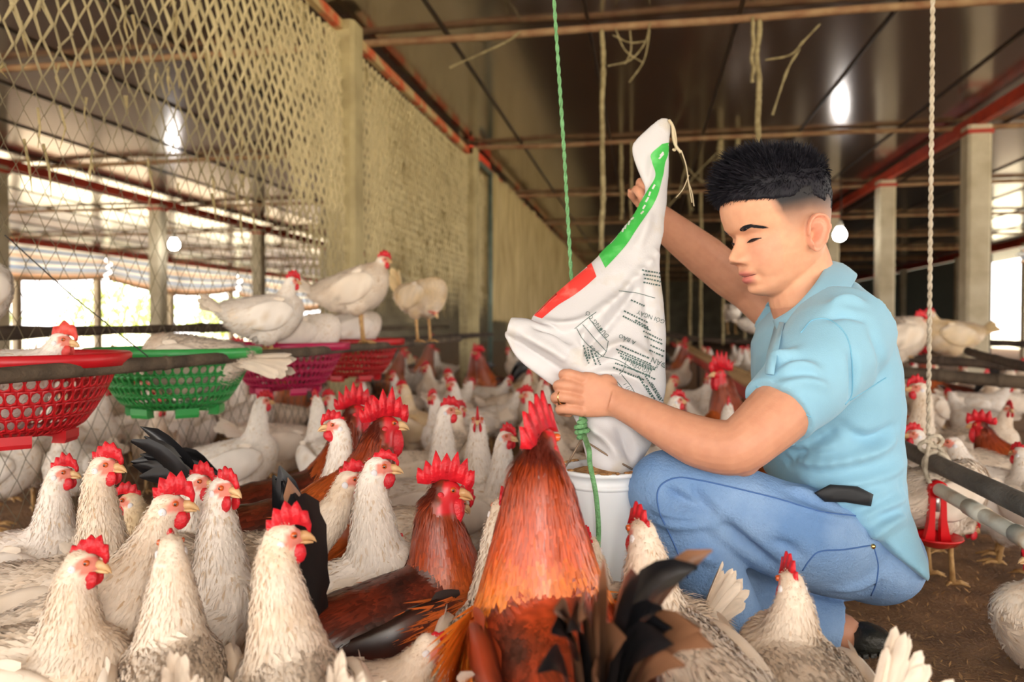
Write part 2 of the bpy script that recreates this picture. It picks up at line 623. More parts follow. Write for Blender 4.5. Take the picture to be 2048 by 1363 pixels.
# ------------------------------------------------------------------ wire-mesh partition
FX = -1.5
def build_fence():
    root = tag(empty('wire_fence', (FX, 0, 0)), 'dust-caked chain-link mesh partition running back along the left of the aisle', 'fence')
    p, q = 0.031, 0.0475
    y0, y1, zt = 1.12, 26.0, 2.06
    r = np.random.default_rng(5)
    nw = int((y1 - y0) / p)
    nk = int(zt / q)
    V, F, C = [], [], []
    kk = np.arange(nk)
    z = 0.02 + kk * q
    base = 0
    for i in range(nw):
        yb = y0 + i * p
        sgn = np.where((kk + i) % 2 == 0, 1.0, -1.0)
        sag = 0.012 * math.sin(yb * 2.3) + 0.02 * math.sin(yb * 0.7)
        yy = yb + 0.5 * sgn * p + r.normal(0, 0.0012, nk) + np.where(z > 1.1, r.normal(0, .0022, nk), 0)
        xx = 0.0022 * np.where(kk % 2 == 0, 1, -1) + sag * np.sin(z * 1.6)
        nz = np.array([mnoise.noise(Vector((yb * 1.7, zz * 2.2, 4))) + 0.5 * mnoise.noise(Vector((yb * 6, zz * 6, 9))) for zz in z])
        thr = 1.13 if yb < 2.3 else max(0.55, 1.13 - 0.42 * (yb - 2.3))
        dust = np.clip((z - thr + 0.22 * nz) / 0.45, 0, 1)
        grow = 0.0068 if yb < 3.6 else 0.0065
        rad = 0.0012 + dust * (grow + 0.0032 * np.clip(nz + r.normal(0, .7, nk), -0.9, 1.8))
        rad = np.clip(rad, 0.0011, 0.012)
        P = np.stack([xx, yy, z], axis=1)
        for d_ in ((1, 0, 0), (0, 1, 0), (-1, 0, 0), (0, -1, 0)):
            V.append(P + np.array(d_) * rad[:, None])
        C.append(dust)
        a = base + np.arange(nk - 1)
        for s in range(4):
            t = (s + 1) % 4
            F.append(np.stack([a + s * nk, a + t * nk, a + t * nk + 1, a + s * nk + 1], axis=1))
        base += 4 * nk
    V = np.concatenate(V)
    F = np.concatenate(F)
    D = np.concatenate([np.tile(c, 4) for c in C])[:, None]
    jit = NP.uniform(0.82, 1.12, (len(V), 1))
    col = (np.array(srgb(116, 104, 80)) * (1 - D) + np.array(srgb(214, 196, 150)) * D) * jit
    o = obj('wire_mesh', mesh_np('wire_mesh', V, F, True, col), mat('meshwire', (1, 1, 1), 0.95, attr=True, bump=0.6, bscale=220), root)
    o['kind'] = 'stuff'
    # threads of dust and cobweb hanging off the mesh
    b = MB()
    rr = random.Random(9)
    for i in range(420):
        y = rr.uniform(1.3, 9)
        zz = rr.uniform(1.0, 2.1) if y < 3 else rr.uniform(0.7, 2.12)
        L = rr.uniform(0.03, 0.13)
        x = rr.uniform(-0.012, 0.012)
        b.tube([(x, y, zz), (x + rr.uniform(-.006, .012), y + rr.uniform(-.012, .012), zz - L * .5), (x + .004, y + rr.uniform(-.02, .02), zz - L)],
               [rr.uniform(.003, .007), rr.uniform(.002, .005), .001], 4)
    o = obj('dust_thread', b, M_DUSTWIRE, root)
    o['kind'] = 'stuff'
    # top rail in red primer, mostly caked in dust, one clean channel piece
    obj('top_rail', MB().box((0.0, 13, 2.075), (0.035, 24, 0.05)).mesh('rail', False), mat('dusty_red_rail', srgb(206, 92, 52), 0.8, col2=srgb(196, 170, 120), nscale=5, contrast=(0.4, 0.55)), root)
    obj('clean_rail', MB().box((0.03, 6.65, 2.085), (0.03, 0.75, 0.075)).mesh('rail', False), mat('bright_red_channel', srgb(236, 74, 40), 0.5), root)
    return root
build_fence()
post((FX - 0.002, 3.62, 0), 0.15, 2.1, M_DUSTPOST, 'dust-coated concrete post of the mesh partition, nearest the roosting hens', 'fence_post', False)
post((FX - 0.002, 6.35, 0), 0.15, 2.1, M_DUSTPOST, 'dust-coated concrete post of the mesh partition beside the green steel pole', 'fence_post', False)
post((FX - 0.11, 9.2, 0), 0.15, 2.1, M_DUSTPOST, 'dust-coated concrete post far along the mesh partition', 'fence_post', False)

# slim green-grey steel pole with its bracket
def steel_pole():
    root = tag(empty('steel_pole', (FX + 0.07, 6.9, 0)), 'slim green-grey steel pole standing in front of the dusty mesh', 'pole')
    m = mat('green_grey_steel', srgb(112, 128, 116), 0.5, metal=0.3, col2=srgb(90, 100, 90), nscale=8)
    obj('shaft', MB().tube([(0, 0, 0), (0, 0, 1.0), (0, 0, 2.02)], 0.022, 10), m, root)
    obj('bracket', MB().box((-.0, -.2, 2.0), (0.03, 0.5, 0.045)).mesh('bracket', False), m, root)
    obj('foot_plate', MB().box((0, 0, 0.012), (0.12, 0.12, 0.02)).mesh('plate', False), m, root)
steel_pole()
# ragged curtain of dust-matted sacking on the inside of the far mesh
def sacking(y0, y1, x, z0, z1, label, seed):
    nu, nv = int((y1 - y0) * 14), 26
    V = []
    for j in range(nv):
        v = j / (nv - 1)
        for i in range(nu):
            u = y0 + (y1 - y0) * i / (nu - 1)
            z = z0 + (z1 - z0) * v + (0.05 * mnoise.noise(Vector((u * 5, seed, 0))) if j in (0, nv - 1) else 0)
            V.append((x + 0.018 * math.sin(u * 16 + math.sin(u * 3)) + 0.02 * mnoise.noise(Vector((u * 4, v * 4, seed))), u, z))
    F = [(j * nu + i, j * nu + i + 1, (j + 1) * nu + i + 1, (j + 1) * nu + i) for j in range(nv - 1) for i in range(nu - 1)]
    o = obj('sacking_curtain', mesh_np('sacking', V, F), mat('dusty_sacking', srgb(206, 184, 134), 0.98, col2=srgb(172, 150, 102), nscale=4, stretch=(3, 3, .5), bump=0.5, bscale=40))
    s = o.modifiers.new('thick', 'SOLIDIFY')
    s.thickness = 0.006
    tag(o, label, 'curtain')
sacking(6.98, 13.5, FX + 0.085, 0.62, 2.03, 'straw-coloured dust-matted sacking curtain beyond the steel pole', 1)
sacking(13.6, 25.0, FX + 0.085, 0.3, 2.03, 'straw-coloured sacking curtain at the far end of the mesh', 2)
sacking(4.15, 6.2, FX - 0.06, 0.9, 2.0, 'patchy dust curtain behind the mesh between two concrete posts', 3)

# ------------------------------------------------------------------ perch poles, wire stay
def rough_pole(name, pts, r0, m, label, cat='pole', knots=0.18, seed=0, per=8):
    P = [Vector(p) for p in crom(pts, per)]
    rr = random.Random(seed)
    rad = [r0 * (1 + knots * (mnoise.noise(Vector((i * 0.6, seed, 0))))) for i in range(len(P))]
    P = [p + Vector((rr.uniform(-1, 1), 0, rr.uniform(-1, 1))) * r0 * 0.08 for p in P]
    root = tag(empty(name, P[0]), label, cat)
    b = MB().tube([p - P[0] for p in P], rad, 12)
    obj('shaft', b, m, root)
    kb = MB()
    for i in range(2, len(P) - 1, 5):
        kb = MB()
        t = (P[i + 1] - P[i]).normalized()
        kb.tube([P[i] - P[0] - t * .012, P[i] - P[0] - t * .004, P[i] - P[0] + t * .004, P[i] - P[0] + t * .012], [rad[i] * 1.0, rad[i] * 1.13, rad[i] * 1.13, rad[i]], 12)
        obj('node_ring', kb, m, root)
    return root
PZ = 0.504
rough_pole('bamboo_pole', [(-1.03, 0.75, PZ), (-1.03, 1.6, PZ - .001), (-1.03, 2.8, PZ), (-1.05, 4.2, PZ + .002)], 0.0145, M_BARK, 'weathered bamboo pole carrying the row of plastic baskets')
rough_pole('bamboo_pole', [(-1.40, 0.95, PZ), (-1.40, 2.4, PZ), (-1.40, 4.4, PZ)], 0.0135, M_DARKPOLE, 'dark bamboo pole behind the row of baskets', seed=3)
rough_pole('perch_branch', [(-1.78, 1.7, 0.56), (-1.8, 3.0, 0.575), (-1.76, 4.6, 0.565), (-1.75, 6.6, 0.57)], 0.017, M_DARKPOLE, 'crooked dark branch perch behind the wire mesh', knots=0.6, seed=5)
rough_pole('perch_branch', [(-1.415, 3.72, 0.49), (-1.405, 5.2, 0.5), (-1.42, 6.9, 0.5)], 0.02, M_DARKPOLE, 'dark perch branch ending at the green steel pole', knots=0.5, seed=6)
def stay():
    a, b = WX(10, 470, FX + .03), Vector((-1.035, WX(300, 722, -1.03).y, PZ + .015))
    o = obj('stay_wire', MB().tube([a, (a + b) / 2 - Vector((0, 0, .008)), b], 0.0016, 6), M_CABLE)
    tag(o, 'thin dark wire slanting down to the bamboo pole by the green basket', 'wire')
stay()

# ------------------------------------------------------------------ plastic baskets
def basket_mesh():
    prof = [(0.108, -.03), (0.130, -.016), (0.148, 0.008), (0.163, 0.034), (0.176, 0.060), (0.187, 0.086), (0.195, 0.112)]
    na = 56
    b = MB()
    def P(i, v):
        k = min(int(v), len(prof) - 2)
        t = v - k
        r = prof[k][0] * (1 - t) + prof[k + 1][0] * t
        z = prof[k][1] * (1 - t) + prof[k + 1][1] * t
        a = 2 * math.pi * i / na
        return (r * math.cos(a), r * math.sin(a), z)
    sq = [(-.5, -.5), (0, -.5), (.5, -.5), (.5, 0), (.5, .5), (0, .5), (-.5, .5), (-.5, 0)]
    for row in range(len(prof) - 1):
        for i in range(na):
            cx, cy = i + 0.5 * (row % 2) + .5, row + .5
            vs = [P(cx + x, cy + y) for x, y in sq]
            hole = []
            for x, y in sq:
                L = math.hypot(x, y)
                hole.append(P(cx + x / L * 0.40, cy + y / L * 0.38))
            b.add(vs + hole, [(k, (k + 1) % 8, 8 + (k + 1) % 8, 8 + k) for k in range(8)])
    return b.mesh('basket_bowl')
def basket(x, y, z, m, label):
    root = tag(empty('plastic_basket', (x, y, z - 0.118)), label, 'basket', 'plastic baskets hung between the bamboo poles')
    o = obj('bowl', BASKET.copy(), m, root)
    s = o.modifiers.new('t', 'SOLIDIFY'); s.thickness = 0.003
    obj('rim', MB().lathe([(0.193, 0.110), (0.199, 0.110), (0.203, 0.112), (0.212, 0.112), (0.213, 0.100), (0.216, 0.100), (0.217, 0.122), (0.212, 0.126), (0.198, 0.124), (0.193, 0.118), (0.193, 0.110)], 64, cap=False), m, root)
    obj('bottom', MB().lathe([(0.002, -.03), (0.06, -.03), (0.109, -.03), (0.109, -.027), (0.002, -.026)], 48), m, root)
    for k in range(6):
        a = k * math.pi / 3 + .3
        r = [[Vector((rr * math.cos(a + t), rr * math.sin(a + t), zz)) for rr, t in ((0.09, -.22), (0.12, -.24), (0.12, .24), (0.09, .22))] for zz in (-.026, -0.042, -0.05)]
        r[2] = [Vector((v.x * .97, v.y * .97, v.z)) for v in r[2]]
        obj('foot', MB().loft(r).mesh('foot', False), m, root)
    return root
BASKET = basket_mesh()
M_BRED = mat('red_plastic', srgb(214, 30, 40), 0.35, spec=0.5, col2=srgb(190, 26, 34), nscale=6, trans=0.12)
M_BGRN = mat('green_plastic', srgb(64, 178, 88), 0.35, col2=srgb(52, 156, 76), nscale=6, trans=0.12)
M_BMAG = mat('magenta_plastic', srgb(206, 32, 92), 0.35, col2=srgb(184, 26, 78), nscale=6, trans=0.12)
RZ = 0.524
basket(-1.225, 1.27, RZ, M_BRED, 'red perforated plastic basket with a hen in it at the left edge')
basket(-1.215, 1.785, RZ - .004, M_BGRN, 'green perforated plastic basket on the bamboo pole')
basket(-1.215, 2.40, RZ - .004, M_BMAG, 'magenta perforated plastic basket right of the green one')
basket(-1.215, 3.0, RZ - .002, M_BRED, 'red perforated plastic basket under the standing white hen')
# ------------------------------------------------------------------ ropes, cobwebs, feeder and drinker lines
M_GROPE = mat('green_nylon_rope', srgb(128, 186, 128), 0.7, col2=srgb(106, 160, 104), nscale=60, bump=0.6, bscale=300)
M_WROPE = mat('white_cotton_rope', srgb(222, 208, 186), 0.9, col2=srgb(196, 180, 156), nscale=60, bump=0.6, bscale=300)

def cord(name, pts, r0, m, label, seed=0, lump=0.35, cat='cord', per=8, n=7):
    P = [Vector(p) for p in crom(pts, per)]
    rad = [r0 * (1 + lump * (mnoise.noise(Vector((i * 0.9, seed * 3.1, 0))) + 0.6 * mnoise.noise(Vector((i * 2.3, seed, 5))))) for i in range(len(P))]
    o = obj(name, MB().tube([p - P[0] for p in P], rad, n), m)
    o.location = P[0]
    return tag(o, label, cat)
def twisted(name, pts, r, m, label, cat='rope', pitch=0.02):
    """two-strand twisted rope along a path"""
    P = [Vector(p) for p in pts]
    root = tag(empty(name, P[0]), label, cat)
    L = sum((P[i + 1] - P[i]).length for i in range(len(P) - 1))
    n = min(int(L / pitch * 5), 420)
    # resample
    acc = [0]
    for i in range(len(P) - 1):
        acc.append(acc[-1] + (P[i + 1] - P[i]).length)
    Q = []
    k = 0
    for j in range(n + 1):
        s = L * j / n
        while k < len(P) - 2 and acc[k + 1] < s:
            k += 1
        t = (s - acc[k]) / max(acc[k + 1] - acc[k], 1e-9)
        Q.append(P[k].lerp(P[k + 1], t))
    for ph in (0, math.pi):
        S = []
        for j, q in enumerate(Q):
            tt, u, v = frame_from(Q[min(j + 1, n)] - Q[max(j - 1, 0)], (1, 0, 0))
            a = ph + j / n * L / pitch * 2 * math.pi / 1.0 * 0.5
            S.append(q - P[0] + (u * math.cos(a) + v * math.sin(a)) * r * 0.45)
        obj('strand', MB().tube(S, r * 0.62, 6), m, root)
    return root

# bucket position is shared with the bucket builder
BD = 1.24
BUCKET = W(1205, 1050, BD)
BUCKET = Vector((BUCKET.x, BUCKET.y, 0))
RIMZ = W(1205, 932, BD).z
KNOT = W(1163, 862, BD - .02)
topd = W(1108, 0, 1.39)
dirr = topd - W(1128, 300, 1.39)
ceilpt = topd + dirr * ((CEIL - 0.03 - topd.z) / dirr.z)
gr = twisted('green_rope', [ceilpt, topd, W(1128, 300, 1.39), W(1143, 560, 1.39), W(1150, 660, 1.38), W(1157, 770, 1.345), W(1160, 830, 1.30), KNOT], 0.0037, M_GROPE, 'green nylon rope from the ceiling that the white bucket hangs on')
kb = MB()
pts = []
for i in range(44):
    a = i * 0.62
    pts.append(KNOT + RGT * (0.0072 * math.cos(a)) + FWD * (0.0072 * math.sin(a)) + Vector((0.003 * math.sin(i * .4), 0, -0.014 + i * 0.0008)))
obj('knot', MB().tube([p - gr.location for p in pts], 0.0042, 6), M_GROPE, gr)
tail = [W(1168, 870, BD - .03), W(1178, 900, BD - .115), W(1180, 928, BD - .12), W(1192, 990, BD - .115), W(1197, 1060, BD - .112), W(1194, 1130, BD - .112), W(1197, 1170, BD - .114)]
obj('loose_end', MB().tube([Vector(p) - gr.location for p in crom(tail, 6)], 0.0042, 6), M_GROPE, gr)

# white rope tied round the grey pipe at right
PX = 0.635
knotw = Vector((PX, 1.84, 0.30))
wr = twisted('white_rope', [(PX - .004, 1.845, CEIL - .03), (PX, 1.842, 1.2), (PX, 1.84, 0.335)], 0.0052, M_WROPE, 'white cotton rope tied round the grey pipe beside the man')
def loop(c, r1, r2, tilt, n=26, a0=0, a1=6.3):
    return [Vector(c) + RGT * (math.cos(a0 + (a1 - a0) * i / n) * r1) + Vector((0, 0, math.sin(a0 + (a1 - a0) * i / n) * r2)) + FWD * (tilt * math.sin(i * .6)) for i in range(n + 1)]
def wpart(nm, pts, r=.0046):
    obj(nm, MB().tube([Vector(p) - wr.location for p in pts], r, 7), M_WROPE, wr)
wpart('knot_loop', loop((PX + .008, 1.82, 0.325), .017, .013, .004))
wpart('knot_loop', loop((PX - .010, 1.82, 0.313), .014, .013, .005))
around = []
for i in range(34):
    a = i / 33 * 6.6 + 1.2
    around.append(Vector((PX + .025 * math.cos(a), 1.80 - .0005 * i, 0.276 + .027 * math.sin(a))))
wpart('pipe_hitch', around)
wpart('rope_end', crom([(PX, 1.83, .325), (PX - .02, 1.79, .30), (PX - .035, 1.75, .27), (PX - .03, 1.74, .245)], 6))
wpart('rope_end', crom([(PX + .006, 1.83, .32), (PX + .02, 1.80, .30), (PX + .03, 1.79, .28)], 6))

# drinker line: grey pipe above, stained white pipe with red drip cup below
def drinker_line():
    root = tag(empty('drinker_line', (PX, 1.0, 0)), 'grey support pipe and rust-stained white water pipe at right', 'water pipe')
    mg = mat('grey_pipe', srgb(112, 104, 96), 0.7, col2=srgb(84, 76, 68), nscale=12, bump=0.4, bscale=80)
    mw = mat('stained_white_pipe', srgb(230, 222, 204), 0.55, col2=srgb(178, 134, 86), nscale=9, contrast=(0.5, 0.68), bump=0.15, bscale=60)
    obj('support_pipe', MB().tube([(0, -2.2, .285), (0, .8, .279), (0, 2.2, .277), (0, 6, .28)], 0.0195, 16), mg, root)
    obj('water_pipe', MB().tube([(-.012, -2.2, .214), (-.010, .8, .232), (-.008, 2.2, .238), (-.005, 6, .24)], 0.0145, 16), mw, root)
    for y in (0.33, 0.52, 1.55):
        obj('coupling', MB().tube([(-.0115, y, .2305), (-.0112, y + .07, .231)], 0.0168, 16), mw, root)
    mr = mat('red_drip_cup', srgb(216, 24, 30), 0.25, coat=0.4)
    y = W(1900, 980, 1.62).y - 1.0
    c = Vector((-.011, y, .232))
    cup = obj('drip_cup', MB().lathe([(0.003, -.128), (.02, -.127), (.038, -.120), (.050, -.108), (.053, -.106), (.052, -.102), (.046, -.108), (.034, -.116), (.003, -.121)], 28, c), mr, root)
    for s in (-1, 1):
        arm = MB()
        rings = []
        for k, (z, w, o) in enumerate([(-.002, .012, .012), (-.03, .011, .012), (-.07, .012, .013), (-.1, .018, .016), (-.122, .022, .02)]):
            rings.append([c + RGT * (s * o + a * w / 2 * 1.1) + FWD * (bb * .006) + Vector((0, 0, z)) for a, bb in ((-1, -1), (1, -1), (1, 1), (-1, 1))])
        obj('arm', arm.loft(rings).mesh('arm', False), mr, cup)
    obj('saddle', MB().tube([c + Vector((0, -.013, 0)), c + Vector((0, .013, 0))], .0185, 16), mr, cup)
    obj('nipple', MB().tube([c + Vector((0, 0, -.012)), c + Vector((0, 0, -.05))], .0055, 10), mat('steel_pin', srgb(190, 186, 180), 0.3, metal=0.8), cup)
drinker_line()

# dusty cords hanging from the purlins
def drop(px, y0, y1, Y, r, label, seed, wob=0.006):
    a, b = WY(px, y0, Y), WY(px, y1, Y)
    a.z = CEIL - 0.04
    rr = random.Random(seed)
    n = 9
    pts = [a.lerp(b, i / n) + Vector((rr.uniform(-wob, wob), 0, 0)) for i in range(n + 1)]
    return cord('dusty_cord', pts, r, M_DUST, label, seed, cat='cord')
P1, P2, P3, P4 = PURL[1], PURL[2], PURL[3], PURL[4]
drop(1205, 40, 500, P1, .0125, 'dust-furred cord hanging from the near purlin left of the sack', 1)
drop(1516, 40, 300, P1, .0135, 'dust-furred cord hanging from the near purlin above the man\'s hair', 2)
drop(1506, 40, 165, P1 - .02, .009, 'short doubled-back dusty cord beside the cord above the man', 3)
drop(1243, 275, 440, P2, .016, 'thick dusty cord hanging from the second purlin behind the sack\'s neck', 4)
drop(1262, 280, 460, P2 - .05, .010, 'thin dusty cord hanging behind the sack\'s neck', 5)
drop(1440, 270, 320, P2, .022, 'short dusty tassel hanging just left of the man\'s hair', 6)
drop(1402, 380, 700, P3, .017, 'long dusty cord hanging between the sack and the man\'s face', 7)
drop(1446, 380, 690, P3, .014, 'long dusty cord hanging just in front of the man\'s forehead', 8)
drop(1380, 430, 690, P4, .02, 'dusty cord hanging far back just right of the sack', 10)
drop(1475, 280, 300, P2, .018, 'dusty stub of cord on the second purlin by the man\'s hair', 11)
drop(1335, 440, 690, P4, .02, 'dusty cord hanging far back behind the sack', 12)
drop(1490, 440, 680, P4, .018, 'dusty cord hanging far back behind the raised arm', 13)

def cobweb(strands, label, seed, r=.004):
    root = None
    for s in strands:
        P = [Vector(p) for p in crom(s, 6)]
        if root is None:
            root = tag(empty('cobweb', P[0]), label, 'cobweb')
            org = P[0]
        rad = [r * (0.5 + 0.9 * abs(mnoise.noise(Vector((i * .8, seed, len(P)))))) for i in range(len(P))]
        obj('strand', MB().tube([p - org for p in P], rad, 5), M_DUST, root)
Y1 = P1 - .05
cobweb([[WY(1045, 60, P1), WY(1010, 85, P1 - .1), WY(900, 135, P1 - .3)], [WY(1045, 60, P1), WY(1020, 78, P1), WY(1008, 86, P1 - .1)]], 'dusty cobweb strand stretched under the near purlin left of the green rope', 1, .009)
cobweb([[WY(1300, 45, Y1), WY(1290, 85, Y1), WY(1260, 120, Y1), WY(1215, 132, Y1)], [WY(1300, 60, Y1), WY(1288, 120, Y1), WY(1258, 165, Y1)], [WY(1225, 70, Y1), WY(1260, 85, Y1), WY(1292, 82, Y1)],
        [WY(1230, 55, Y1), WY(1250, 100, Y1), WY(1285, 125, Y1)], [WY(1260, 60, Y1), WY(1262, 100, Y1), WY(1250, 128, Y1)]], 'tangled cobweb hanging from the near purlin above the sack', 2, .007)
cobweb([[WY(1530, 120, Y1), WY(1580, 110, Y1), WY(1605, 85, Y1), WY(1640, 48, Y1)], [WY(1600, 98, Y1), WY(1575, 140, Y1), WY(1545, 230, Y1)]], 'cobweb strands sweeping right from the near purlin above the man', 3, .008)
Yk = P2 - .1
cobweb([[WY(1345, 275, Yk), WY(1370, 330, Yk), WY(1378, 400, Yk), WY(1386, 420, Yk)], [WY(1440, 300, Yk), WY(1400, 340, Yk), WY(1370, 375, Yk), WY(1335, 415, Yk)], [WY(1372, 330, Yk), WY(1362, 370, Yk), WY(1358, 395, Yk)],
        [WY(1370, 330, Yk), WY(1400, 360, Yk), WY(1425, 365, Yk)], [WY(1440, 270, Yk), WY(1446, 300, Yk), WY(1425, 325, Yk)]], 'cobweb tangle between the sack\'s top corner and the man\'s hair', 4, .007)
cobweb([[WY(1045, 385, P3), WY(1110, 370, P3), WY(1160, 392, P3), WY(1215, 375, P3), WY(1240, 330, P3)]], 'dusty cobweb rope draped along the third purlin by the green rope', 5, .016)

# red trough feeder line with a wooden comb along the top
def trough():
    root = tag(empty('trough_feeder', (0.50, 2.3, 0.24)), 'long red trough feeder with a pale comb grill behind the man', 'feeder')
    m = mat('red_trough', srgb(206, 34, 30), 0.45, col2=srgb(170, 26, 24), nscale=5)
    prof = [(-.06, .07), (-.052, .01), (-.03, -.01), (.03, -.01), (.052, .01), (.06, .07), (.056, .07), (.048, .014), (.028, -.004), (-.028, -.004), (-.048, .014), (-.056, .07)]
    rings = [[Vector((x, y, z)) for x, z in prof] for y in np.linspace(0, 11, 12)]
    obj('trough', MB().loft(rings).mesh('trough', False), m, root)
    mg = mat('pale_grill', srgb(196, 164, 116), 0.7, col2=srgb(160, 128, 86), nscale=8)
    obj('grill_rail', MB().tube([(0, 0, .105), (0, 5, .105), (0, 11, .105)], .012, 8), mg, root)
    tm = MB().tube([(-.056, 0, .068), (-.03, 0, .09), (0, 0, .105), (.03, 0, .09), (.056, 0, .068)], .006, 6).mesh('tooth')
    tm.materials.append(mg)
    for i in range(90):
        o = obj('grill_tooth', tm, None, root)
        o.location = (0, 0.06 + i * .075 * (1 + i * .004), 0)
    lg = MB().tube([(-.0, 0, -.01), (0, 0, -.24)], .014, 8).mesh('leg')
    lg.materials.append(M_DARKPOLE)
    for y in (0.2, 2.5, 5, 7.5, 10):
        o = obj('leg', lg, None, root)
        o.location = (0, y, 0)
trough()

# perch frames at the right
rough_pole('perch_pole', [WY(1770, 712, 4.0), WY(1900, 722, 3.9), WY(2120, 738, 3.7)], .022, M_DARKPOLE, 'upper dark perch pole crossing behind the white rope', seed=21)
rough_pole('perch_pole', [WY(1770, 742, 3.5), WY(1900, 752, 3.4), WY(2120, 772, 3.2)], .026, M_BARK, 'lower thick perch pole crossing behind the white rope', seed=22)
rough_pole('perch_pole', [WY(1935, 702, 3.7), WY(2000, 720, 3.3), WY(2110, 748, 2.9)], .018, M_DARKPOLE, 'short dark pole end slanting over the right perches', seed=23)
rough_pole('perch_pole', [WY(1330, 668, 9.5), WY(1420, 680, 9.3), WY(1600, 684, 9.0)], .03, M_DARKPOLE, 'distant dark perch pole under the far cream hen', seed=24)
rough_pole('perch_pole', [WY(1850, 678, 7.5), WY(1960, 684, 7.2), WY(2120, 690, 7.0)], .03, M_DARKPOLE, 'distant perch pole at the right edge before the daylight', seed=25)
# ------------------------------------------------------------------ poultry
M_FEATH = mat('hen_plumage', (1, 1, 1), 0.75, spec=0.25, attr=True, sheen=0.15)
M_GLOSS = mat('rooster_plumage', (1, 1, 1), 0.36, spec=0.55, attr=True)
M_COMB = mat('red_comb', srgb(222, 30, 44), 0.42, col2=srgb(190, 22, 36), nscale=60, sss=0.15, bump=0.25, bscale=260)
M_COMBP = mat('pink_comb', srgb(226, 84, 72), 0.45, col2=srgb(206, 60, 54), nscale=60, sss=0.15, bump=0.25, bscale=260)
M_BEAK = mat('horn_beak', srgb(226, 190, 140), 0.4, col2=srgb(196, 150, 100), nscale=40)
M_LOBE = mat('white_earlobe', srgb(226, 222, 224), 0.5)
M_LEG = mat('yellow_shank', srgb(214, 172, 112), 0.6, col2=srgb(178, 134, 80), nscale=50, bump=0.4, bscale=200)
M_EYE = mat('bird_eye', (1, 1, 1), 0.08, attr=True, coat=0.6)

CREAM = np.array(srgb(238, 222, 203))
WHITE = np.array(srgb(242, 231, 219))
TAN = np.array(srgb(208, 172, 126))
STREAK = np.array(srgb(186, 148, 104))
DIRTY = np.array(srgb(184, 166, 146))
BUFF = np.array(srgb(226, 196, 146))
FACE = np.array(srgb(226, 138, 120))
FACER = np.array(srgb(206, 30, 40))


def lerpc(a, b, t):
    t = np.asarray(t)[:, None]
    return a * (1 - t) + b * t


def hsh(r, n):
    return r.uniform(0, 1, n)


